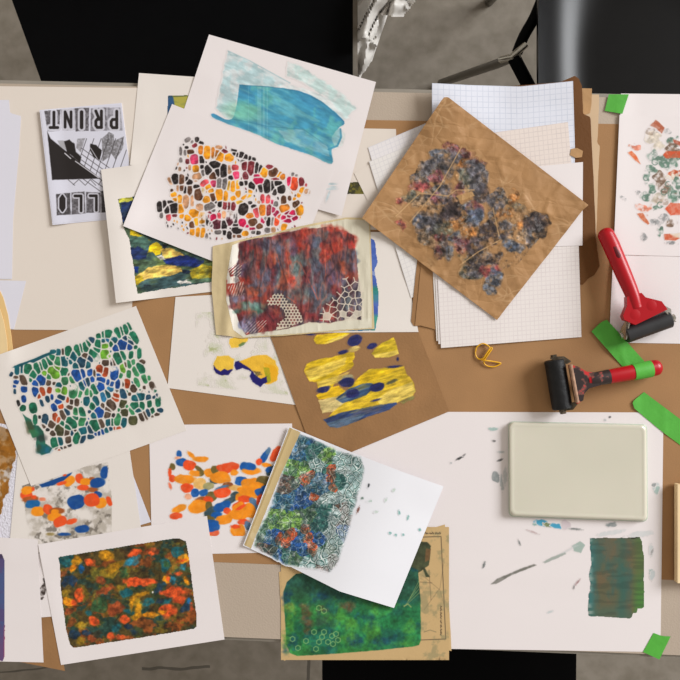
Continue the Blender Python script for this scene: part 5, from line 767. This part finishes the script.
    ring = sstep(.5, 1.0, e1) * (1 - sstep(2.0, 2.9, e1)); c.put(np.where(isw, ring * edge * .85, 0), acol * .74); c.put(np.where(isw, (sstep(2.2, 3, e1)) * edge * .35, 0), acol); c.put(np.where(isw, (1 - sstep(.5, .9, e2)) * edge * .3, 0), acol * .7); c.put(np.where(isw, lin_w * edge * .7, 0), (196, 212, 204))
    c.put(edge * sstep(.6, .7, fbm(c.X, c.Y, 5, 13, 3)) * .25, (30, 60, 66))
    c.A = edge; c.grit(.25, 1.8, 0, 1, 4); c.grit(.25, 6, 0, 1, 8); c.blobs((300, 425), '518,458,7,14,15,k 470,552,10,10,0,g 440,640,8,24,20,n 600,510,30,8,-20,h 560,570,40,8,-10,h 640,560,10,8,0,h', dict(k=(60, 66, 70), g=(120, 140, 130), n=(128, 86, 76), h=(186, 206, 196)), wob=.4)
    c.mask &= dil(c.A > .03, 2); c.build('printed_image', o, label='multicolour net stencil print')
    for k, (x, y) in enumerate(((396, 535), (390, 533), (403, 535), (420, 530), (399, 512), (408, 518), (386, 500), (394, 490), (376, 512))):
        c2 = Canvas((x - 4, y - 4, x + 4, y + 4), (236, 236, 241), 2); c2.ell(x, y, 1.3 if k < 4 else 2, 1.1, 20 * k, (110, 168, 160) if k < 6 else (196, 212, 200), .85, wob=.5); c2.mask &= dil(c2.A > .05, 1); c2.build('paint_speck', o, lift=.3)
# ================================================================== tools on the table
RED = mat('glossy red plastic', (176, 12, 26), rough=0.33, var=0.05, scale=20, spec=0.35)
BLK = mat('black rubber', (44, 44, 46), rough=0.42, var=0.15, scale=60, spec=0.5)
BLK2 = mat('inky black rubber', (24, 24, 25), rough=0.5, var=0.3, scale=80, bump=0.3, bscale=200)
STEEL = mat('brushed steel', (186, 182, 172), rough=0.25, metal=0.9, var=0.1, scale=50)
DIRTY = mat('ink crusted steel', (96, 86, 72), rough=0.5, metal=0.6, var=0.5, scale=120)
TAPE = mat('green masking tape', (84, 172, 62), rough=0.55, var=0.06, scale=60, bump=0.15, bscale=160, spec=0.3)
def stained_red():
    m, N, L, b = new_mat('ink stained red plastic'); tc = N.new('ShaderNodeTexCoord'); n = N.new('ShaderNodeTexNoise'); n.inputs['Scale'].default_value = 55; n.inputs['Detail'].default_value = 5
    L.new(tc.outputs['Object'], n.inputs['Vector']); r = N.new('ShaderNodeValToRGB'); e = r.color_ramp.elements; e[0].position = .46; e[0].color = lc((46, 34, 34)); e[1].position = .54; e[1].color = lc((204, 44, 46))
    k = e.new(.50); k.color = lc((120, 74, 66)); L.new(n.outputs['Fac'], r.inputs['Fac']); L.new(r.outputs['Color'], b.inputs['Base Color']); b.inputs['Roughness'].default_value = .4; return m
def brayer(root, ra, rb, rad, base, frame, fz, handle, hr, hz, mats, flip=1):
    """roller from ra to rb, frame outline, handle axis points: all on the table plan; heights in metres above the table"""
    mred, mframe, mblk, mst = mats; org = Vector(root.location)
    def fin(name, bm, m, parent=None, label=None):
        bmesh.ops.translate(bm, verts=bm.verts, vec=-org)
        o = obj_bm(name, bm, m, smooth=True); o.parent = parent or root
        if label: o['label'] = label
        return o
    A, B = PV(*ra, base + rad), PV(*rb, base + rad); ax = (B - A).normalized()
    bm = bmesh.new(); n = 6; bm_tube(bm, [A, A + ax * .0012] + [A + (B - A) * (k / n) for k in range(1, n)] + [B - ax * .0012, B], [rad - .0012] + [rad] * (n + 1) + [rad - .0012], 32); roller = fin('roller', bm, mblk, label='black rubber roller')
    bm = bmesh.new(); bm_tube(bm, [A - ax * .006, B + ax * .006], .0025, 10); fin('axle', bm, mst)
    up = Vector((0, 0, 1)); fc = sum((PV(*p, fz) for p in frame), Vector()) / len(frame); back = (fc - (A + B) / 2); back.z = 0; back = back - ax * back.dot(ax); back.normalize()
    for e, s in ((A, -1), (B, 1)):
        q = e + ax * s * .0022; bm = bmesh.new(); pr = []
        top = fz + TABLE_Z - .004
        path = [q - up * .006 - back * .003, q - up * .006 + back * .004, Vector((q.x, q.y, top)) + back * .012 - ax * s * .001, Vector((q.x, q.y, top + .003)) + back * .019 - ax * s * .008, Vector((q.x, q.y, top + .003)) + back * .013 - ax * s * .010, Vector((q.x, q.y, top)) - back * .006, q + up * .004 - back * .006]
        v0 = [bm.verts.new(p) for p in path]; v1 = [bm.verts.new(p + ax * s * .0016) for p in path]; bm.faces.new(v0); bm.faces.new(v1[::-1])
        for k in range(len(path)): bm.faces.new((v0[k], v0[(k + 1) % len(path)], v1[(k + 1) % len(path)], v1[k]))
        br = fin('bracket', bm, mst)
        bm = bmesh.new(); bm_tube(bm, [q + ax * s * .0012, q + ax * s * .0045], .0042, 6); o = fin('nut', bm, mst, br)
    bm = bmesh.new(); bm_prism(bm, [PV(*p, fz)[:2] for p in frame], TABLE_Z + fz - .006, TABLE_Z + fz + .006); bevel(bm, .0028, 3, 40); fr = fin('frame', bm, mframe)
    # handle: rounded at the far end, swelling towards it
    H = [PV(p[0], p[1], z) for p, z in zip(handle, hz)]; path = spline(H, 10); nP = len(path); rr = np.interp(np.linspace(0, 1, nP), np.linspace(0, 1, len(hr)), hr); pts = []; rs = []
    for k in range(nP): pts.append(path[k]); rs.append(float(rr[k]))
    d = (pts[-1] - pts[-2]).normalized(); R0 = rs[-1]
    for a in (25, 45, 62, 76, 86): pts.append(path[-1] + d * R0 * .8 * math.sin(math.radians(a))); rs.append(R0 * math.cos(math.radians(a)))
    bm = bmesh.new(); bm_tube(bm, pts, rs, 24, flat=.85); hd = fin('handle', bm, mred)
    return fin, hd, path, rs, fr
def build_brayers():
    b0 = float(bil(HM, 650, 325)) / 1000
    root = empty('ink_brayer', P(640, 300, b0), 'clean red ink brayer with smooth charcoal roller lying on white paper at the right', 'roller', 'ink brayers')
    fz = b0 + .024
    fin, hd, path, rs, fr = brayer(root, (625, 334.5), (670, 318.5), .0122, b0, [(625.5, 297), (640, 293), (644, 297.5), (652, 299.5), (660, 301.5), (666, 309.5), (634, 325), (623, 320), (621.5, 316), (625.5, 306)], fz, [(636, 308), (632, 294), (624, 275), (611.5, 246), (606, 234.5)], [.0092, .0096, .0107, .0114, .0110], [fz, fz, b0 + .02, b0 + .015, b0 + .0125], (RED, RED, BLK, STEEL))
    DK = mat('dark red slot shade', (92, 8, 16), rough=.5)  # dark red paints the shade of the slot; nothing is cut into the handle
    bm = bmesh.new(); up = .0090; pp = [PV(613, 244.5, b0 + .0142 + up), PV(614, 246.5, b0 + .0147 + up), PV(618.6, 256, b0 + .0166 + up), PV(619.4, 258, b0 + .0170 + up)]; bm_tube(bm, pp, [.0022, .0034, .0034, .0022], 14, flat=.35); fin('hanging_slot', bm, DK, hd, 'dark red capsule painted as the shaded slot near the end of the handle')
    for c in ((635, 314.5), (651.5, 305.5)):
        bm = bmesh.new(); p = PV(*c, fz + .0058); bm_tube(bm, [p, p + Vector((0, 0, .0003))], [.0075, .0066], 28); fin('boss', bm, RED, fr)
    b1 = float(bil(HM, 558, 385)) / 1000
    root = empty('ink_brayer', P(570, 384, b1), 'ink-stained red brayer with black roller and green tape on its handle', 'roller', 'ink brayers')
    SR = stained_red(); fz = b1 + .024
    fin, hd, path, rs, fr = brayer(root, (554.3, 359.8), (562.5, 408.8), .0136, b1, [(569, 365), (576, 366), (585.5, 371.5), (596, 372.5), (599, 385), (588, 388), (583, 393.5), (582, 400), (576, 403.5)], fz, [(588, 380), (598, 378.5), (618, 375), (642, 370.5), (656, 367.7)], [.0080, .0088, .0098, .0106, .0106], [fz, fz, b1 + .021, b1 + .016, b1 + .0125], (RED, SR, BLK2, DIRTY))
    bm = bmesh.new(); bm_tube(bm, [PV(570.5, 364.5, fz + .004), PV(577.5, 402.5, fz + .004)], .0026, 10, flat=1.3); fin('frame_lip', bm, mat('ink caked lip', (172, 136, 112), rough=.6, var=.35, scale=120), fr, 'pale ink-caked front lip of the frame')
    bm = bmesh.new(); i0 = [k for k, p in enumerate(path) if p.x > PV(632, 372, b1 + .018).x][0]; i1 = [k for k, p in enumerate(path) if p.x > PV(650, 369, b1 + .014).x][0]
    bm_tube(bm, path[i0:i1 + 1], [r + .0006 for r in rs[i0:i1 + 1]], 24, flat=.87); fin('tape_wrap', bm, TAPE, hd, 'green tape wound round the handle')
    bm = bmesh.new(); SM = mat('dried black ink', (52, 44, 42), rough=.6, var=.4, scale=90); i0 = [k for k, p in enumerate(path) if p.x > PV(589, 380, b1 + .02).x][0]
    bm_tube(bm, path[i0:i0 + 14], [r + .0003 for r in rs[i0:i0 + 14]], 24, flat=.86); fin('ink_crust', bm, SR, hd, 'patch of dried black ink at the neck of the handle')
def build_tools():
    GT = 'strips of green masking tape'
    sheet('masking_tape', TAPE, [(608.8, 94.3), (628.8, 94.3), (622.4, 113.8), (604.7, 110.8)], label='green tape strip holding paper at the far table edge', cat='tape', group=GT, thick=.15)
    sheet('masking_tape', TAPE, [(607, 319.8), (646, 363)], torn([(646, 363), (634, 368), (622, 366)], .5, 3), [(591.5, 331.5), (622, 366)], torn([(607, 319.8), (600, 323), (591.5, 331.5)], .8, 7), 'green tape strip between the two brayers', 'tape', GT, thick=.15, rel=lambda x, y: .9 * np.exp(-((x - y * .3 - 516) / 2.2) ** 2))
    sheet('masking_tape', TAPE, [(644, 392), (700, 434)], [(700, 434), (688, 451)], torn([(634.5, 408.5), (660, 430), (688, 451)], .3, 2), torn([(644, 392), (637, 398), (632.5, 402), (634.5, 408.5)], .9, 4), 'green tape strip crossing the right corner of the white sheet by the gel plate', 'tape', GT, thick=.15, rel=lambda x, y: 1.3 * sstep(643, 633, x) + .6 * np.exp(-((x - 664) / 1.6) ** 2))
    sheet('masking_tape', TAPE, torn([(653.5, 633), (662, 636), (670.6, 636.5)], .5, 4), [(670.6, 636.5), (659.4, 659.5)], [(643, 652), (659.4, 659.5)], [(653.5, 633), (643, 652)], 'green tape strip at the near table edge in the lower right corner', 'tape', GT, thick=.15)
    # gel plate
    z = float(bil(HM, 580, 470)) / 1000
    root = empty('gel_plate', P(578, 471, z), 'pale green translucent rectangular gel plate with rounded corners on stained paper', 'gel plate')
    def rrect(c, r, h, n=6):
        out = []
        for i in range(4):
            p0 = Vector(c[i]); a = (Vector(c[i - 1]) - p0).normalized(); b = (Vector(c[(i + 1) % 4]) - p0).normalized(); o = p0 + (a + b) * r
            for k in range(n + 1):
                t = k / n * math.pi / 2; out.append(o - b * r * math.cos(t) - a * r * math.sin(t))
        return [PV(v.x, v.y, h) for v in out]
    c = [(508.5, 421.5), (647, 424.5), (647.6, 521.5), (509, 516.5)]
    def inset(d): m = Vector((578, 471)); return [tuple(Vector(v) + (Vector((1 if v[0] < m.x else -1, 1 if v[1] < m.y else -1))) * d) for v in c]
    gm, N, L, b = new_mat('pale green gel'); tc = N.new('ShaderNodeTexCoord'); no = N.new('ShaderNodeTexNoise'); no.inputs['Scale'].default_value = 9; L.new(tc.outputs['Object'], no.inputs['Vector']); cr = N.new('ShaderNodeValToRGB'); cr.color_ramp.elements[0].color = lc((206, 202, 184)); cr.color_ramp.elements[1].color = lc((220, 214, 197)); L.new(no.outputs['Fac'], cr.inputs['Fac']); L.new(cr.outputs['Color'], b.inputs['Base Color'])
    b.inputs['Roughness'].default_value = .3; b.inputs['Subsurface Weight'].default_value = .25; b.inputs['Subsurface Radius'].default_value = (.004, .005, .004); b.inputs['Coat Weight'].default_value = .3
    def loft(rings, name, m, lab=None):
        bm = bmesh.new(); R = [[bm.verts.new(p - Vector(root.location)) for p in r] for r in rings]
        for i in range(len(R) - 1):
            for k in range(len(R[0])): bm.faces.new((R[i][k], R[i][(k + 1) % len(R[0])], R[i + 1][(k + 1) % len(R[0])], R[i + 1][k]))
        bm.faces.new(R[0][::-1]); bm.faces.new(R[-1]); o = obj_bm(name, bm, m, smooth=True, angle=35); o.parent = root
        if lab: o['label'] = lab
    loft([rrect(inset(d), r, z + h) for d, r, h in ((0, 5, 0), (-.3, 5, .0012), (0, 5, .0022), (.2, 5, .0024))], 'backing_sheet', mat('clear acrylic', (186, 196, 178), rough=.15, spec=.5, coat=.5), 'clear backing under the gel')
    loft([rrect(inset(d), r, z + h) for d, r, h in ((1.2, 5, .0025), (.6, 5, .004), (.7, 5, .0065), (1.6, 5, .0082), (3.2, 4.5, .0088), (4.4, 4, .0084), (6, 3.4, .0083))], 'gel_slab', gm)
    # yellow rubber band
    zb = float(bil(HM, 486, 356)) / 1000
    root2 = empty('rubber_band', P(486, 355, zb), 'twisted yellow rubber band on the brown kraft sheet below the squared papers', 'rubber band')
    pts = [(230, 250, 0), (250, 190, 1), (310, 155, 1.5), (370, 175, 2), (395, 215, 2.5), (370, 270, 2), (325, 325, 1), (300, 338, 1), (340, 345, 3), (420, 355, 1.5), (500, 370, .6), (517, 382, .3), (450, 415, .3), (380, 412, .5), (335, 385, 1), (332, 345, 2.2), (375, 280, 3.6), (420, 212, 3), (400, 205, 3), (355, 270, 3.6), (318, 322, 3), (270, 330, 1.2), (238, 295, .4), (230, 250, 0)]
    bm = bmesh.new(); bm_tube(bm, spline([PV(455 + a / 11.333, 330 + b / 11.333, zb + .0011 + h * .0011) - Vector(root2.location) for a, b, h in pts], 6), .00095, 8)
    o = obj_bm('band', bm, mat('yellow rubber', (224, 168, 34), rough=.35, var=.1, scale=100)); o.parent = root2
    # wooden board at the right border
    zt = 0.0035; root3 = empty('wooden_board', P(705, 533, zt), 'pale wooden board edge at the right border of the table', 'board')
    for name, m, x0, x1, h in (('board', mat('light wood', (214, 178, 132), rough=.6, var=.1, scale=25), 679.5, 745, .010), ('edge_strip', mat('pale wood edge', (240, 212, 168), rough=.55, var=.05, scale=30), 676.6, 679.4, .0115)):
        bm = bmesh.new(); bm_prism(bm, [PV(x0, 582.5, h)[:2], PV(x1, 582.5, h)[:2], PV(x1, 484, h)[:2], PV(x0, 484, h)[:2]], TABLE_Z + zt, TABLE_Z + zt + h); bevel(bm, .001, 2); bmesh.ops.translate(bm, verts=bm.verts, vec=-Vector(root3.location)); q = obj_bm(name, bm, m, smooth=False); q.parent = root3
# ================================================================== chairs around the table
def build_chairs():
    GCH = 'black chairs around the table'; SEAT = -0.29
    PL = mat('black moulded plastic', (13, 12, 12), rough=.3, var=.1, scale=30, spec=.22); PM = mat('matt black plastic', (6, 6, 7), rough=.6, var=.1, scale=30, spec=.05); GR = mat('grey steel leg', (112, 108, 100), rough=.35, metal=.7)
    def fin(root, name, bm, m, lab=None):
        bmesh.ops.translate(bm, verts=bm.verts, vec=-Vector(root.location)); o = obj_bm(name, bm, m); o.parent = root
        if lab: o['label'] = lab
        return o
    def grid(bm, f, nu, nv, th):
        a = [[bm.verts.new(f(i / nu * 2 - 1, j / nv)) for i in range(nu + 1)] for j in range(nv + 1)]; b = [[bm.verts.new(Vector(v.co) - Vector((0, 0, th))) for v in r] for r in a]
        for j in range(nv):
            for i in range(nu): bm.faces.new((a[j][i], a[j][i + 1], a[j + 1][i + 1], a[j + 1][i])); bm.faces.new((b[j][i + 1], b[j][i], b[j + 1][i], b[j + 1][i + 1]))
        for j in range(nv): bm.faces.new((a[j][0], a[j + 1][0], b[j + 1][0], b[j][0])); bm.faces.new((a[j + 1][nu], a[j][nu], b[j][nu], b[j + 1][nu]))
        for i in range(nu): bm.faces.new((a[0][i + 1], a[0][i], b[0][i], b[0][i + 1])); bm.faces.new((a[nv][i], a[nv][i + 1], b[nv][i + 1], b[nv][i]))
    def chair(cx, yf, w, d, sgn, label, m, wing=.055, taper=(0.0, 0.0)):
        """cx, yf: centre and front edge in world metres; sgn +1 faces the near side"""
        root = empty('chair', (cx, yf + sgn * d / 2, 0), label, 'chair', GCH)
        prof = [(0, .425), (.04, .446), (.3, .44), (.75, .435), (1.0, .45)]
        def seat(u, v):
            z = np.interp(v, [p[0] for p in prof], [p[1] for p in prof]); e = max(0, ((abs(u) ** 3 + max(0, (v - .25) / .75) ** 3) ** (1 / 3) - .5) / .5); ww = w / 2 * (1 + taper[0 if u < 0 else 1] * v) * (1 - .12 * max(0, .12 - v) / .12 * abs(u))
            k = wing * min(e, 1.3) ** 2
            return Vector((cx + u * ww, yf + sgn * v * d, z + float(k)))
        bm = bmesh.new(); grid(bm, seat, 28, 24, .012); fin(root, 'seat', bm, m)
        def back(u, v):
            e = u * u; return Vector((cx + u * w / 2 * (1 - .12 * v), yf + sgn * (d + .02 + .10 * v - .05 * e), .50 + .30 * v))
        bm = bmesh.new(); grid(bm, back, 20, 14, .012); fin(root, 'backrest', bm, m)
        for sx in (-1, 1):
            for v, dx, dy in ((.12, .04, -.02), (.88, .04, .06)):
                x = cx + sx * (w / 2 - .03); bm = bmesh.new(); bm_tube(bm, [(x, yf + sgn * v * d, .43), (x + sx * dx * .6, yf + sgn * (v * d + dy), 0)], .010, 12); fin(root, 'leg', bm, GR, 'grey steel leg')
            bm = bmesh.new(); x = cx + sx * (w / 2 - .02); bm_tube(bm, [(x, yf + sgn * d * .8, .43), (x, yf + sgn * (d + .01), .47), (x, yf + sgn * (d + .08), .70)], .010, 12); fin(root, 'back_post', bm, PM)
        return root
    k = (CAM_H - SEAT) / CAM_H * U
    r = chair((650 - 340) * k, (340 - 150) * k, 236 * k, .42, 1, 'glossy black moulded chair with grey legs at the upper right', PL)
    bm = bmesh.new(); bm_tube(bm, spline([PV(517, 53, SEAT), PV(524, 36, SEAT + .01), PV(536, 14, SEAT + .02), PV(548, -20, SEAT + .03), PV(556, -60, SEAT + .04)], 6), .0092, 12); fin(r, 'side_rail', bm, PM)
    bm = bmesh.new(); bm_tube(bm, [PV(514, 58, SEAT), PV(536, 100, SEAT - .01)], .0115, 12); fin(r, 'side_rail', bm, PM)
    bm = bmesh.new(); bm_tube(bm, [PV(517, 56, SEAT + .01), PV(498, 63.5, SEAT - .08), PV(441, 83, -TABLE_Z + .01)], [.0075, .0085, .0085], 12); fin(r, 'leg', bm, GR, 'grey steel leg')
    bm = bmesh.new(); bm_tube(bm, [PV(500, 60, SEAT - .01), PV(512, 57, SEAT + .006), PV(526, 44, SEAT + .012)], .006, 10); fin(r, 'hinge', bm, STEEL)
    chair((205.5 - 340) * k, (340 - 130) * k, 295 * k, .42, 1, 'wide matt black chair at the far side of the table, upper left', PM, wing=0, taper=(.62, 0))
    chair((450 - 340) * k, (340 - 585) * k, 256 * k, .42, -1, 'black chair at the near side, its seat showing below the map sheet', PM, wing=0)
    # crumpled plastic bag between the far chairs
    out = [(357, -40), (440, -40), (424, -8), (417, 0), (410, 10), (404, 17), (392, 17), (380, 15), (378, 30), (377, 48), (372, 62), (364, 74), (360, 79), (357, 76)]
    s = 1.6; X, Y = np.meshgrid(np.arange(348, 444, s), np.arange(-44, 84, s)); ins = inpoly(X, Y, out); d = polydist(X, Y, out)
    a = math.radians(-62); xr = X * math.cos(a) + Y * math.sin(a); yr = -X * math.sin(a) + Y * math.cos(a); ridge = 1 - np.abs(2 * fbm(xr / 3.2, yr, 16, 4, 3) - 1)
    ridge = fbm(xr / 2.5, yr, 20, 4, 2); h = -.34 + .03 * sstep(0, 14, d) + .06 * ridge + .03 * (1 - np.abs(2 * vnoise(xr / 2, yr, 11, 6) - 1)) ** 3 - .03 * (1 - np.abs(2 * vnoise(xr / 3, yr, 9, 9) - 1)) ** 6; V = []; idx = -np.ones(X.shape, int)
    root = empty('plastic_bag', P(385, 10, -TABLE_Z), 'crumpled silvery clear plastic bag on the floor beside the wide black chair', 'bag'); bm = bmesh.new(); vt = {}
    for j in range(X.shape[0]):
        for i in range(X.shape[1]):
            if ins[j, i]: vt[j, i] = bm.verts.new(PV(X[j, i], Y[j, i], h[j, i]) - Vector(root.location))
    for (j, i) in list(vt):
        q = [(j, i), (j, i + 1), (j + 1, i + 1), (j + 1, i)]
        if all(t in vt for t in q): bm.faces.new([vt[t] for t in q][::-1])
    bmesh.ops.delete(bm, geom=[v for v in bm.verts if not v.link_faces], context='VERTS')
    r_ = bmesh.ops.extrude_edge_only(bm, edges=[e for e in bm.edges if len(e.link_faces) == 1]); nv = [v for v in r_['geom'] if isinstance(v, bmesh.types.BMVert)]; ctr = sum((v.co for v in nv), Vector()) / len(nv)
    R0 = Vector(root.location)
    for v in nv: w = v.co + R0; v.co.x = (w.x - R0.x - ctr.x) * .85 + ctr.x + .32 * (ctr.x + R0.x) + .02; v.co.y = (w.y - R0.y - ctr.y) * .85 + ctr.y + .32 * (ctr.y + R0.y) + .04; v.co.z = .004
    bmesh.ops.holes_fill(bm, edges=[e for e in bm.edges if len(e.link_faces) == 1], sides=0)
    o = obj_bm('bag_film', bm, mat('silvery plastic film', (222, 218, 212), rough=.35, metal=.0, var=.12, scale=25, spec=.5), smooth=True, angle=50); o.parent = root
# ================================================================== lay everything down, bottom of the pile first
build_zine(); build_E(); build_R(); build_F(); build_D(); build_under(); build_W_under(); build_teal(); build_C(); build_W()
build_stack(); build_right(); build_PM(); build_L(); build_NO(); build_U(); build_T()
build_tools(); build_brayers(); build_chairs()
# ================================================================== camera, light
cam = bpy.data.cameras.new('camera'); co = bpy.data.objects.new('camera', cam); COL.objects.link(co)
co.location = (0, 0, TABLE_Z + CAM_H); co.rotation_euler = (0, 0, 0); cam.sensor_width = 36; cam.lens = 36 * CAM_H / 0.92; cam.clip_start = 0.01
bpy.context.scene.camera = co
w = bpy.data.worlds.new('room light'); bpy.context.scene.world = w; w.use_nodes = True
bg = w.node_tree.nodes['Background']; bg.inputs['Color'].default_value = (1.0, 0.915, 0.82, 1); bg.inputs['Strength'].default_value = 0.44
def area(name, loc, target, sx, sy, power, col):
    l = bpy.data.lights.new(name, 'AREA'); l.shape = 'RECTANGLE'; l.size = sx; l.size_y = sy; l.energy = power; l.color = col
    o = bpy.data.objects.new(name, l); COL.objects.link(o); o.location = loc
    o.rotation_euler = (Vector(target) - Vector(loc)).to_track_quat('-Z', 'Y').to_euler()
area('window_daylight', (7.6, 3.5, 4.9), (0, 0, 0.74), 4.4, 3.5, 1040, (0.955, 0.975, 1.0))
sc = bpy.context.scene
sc.view_settings.view_transform = 'Standard'; sc.view_settings.look = 'None'; sc.view_settings.gamma = 1; sc.view_settings.use_curve_mapping = False; sc.view_settings.exposure = 0.09
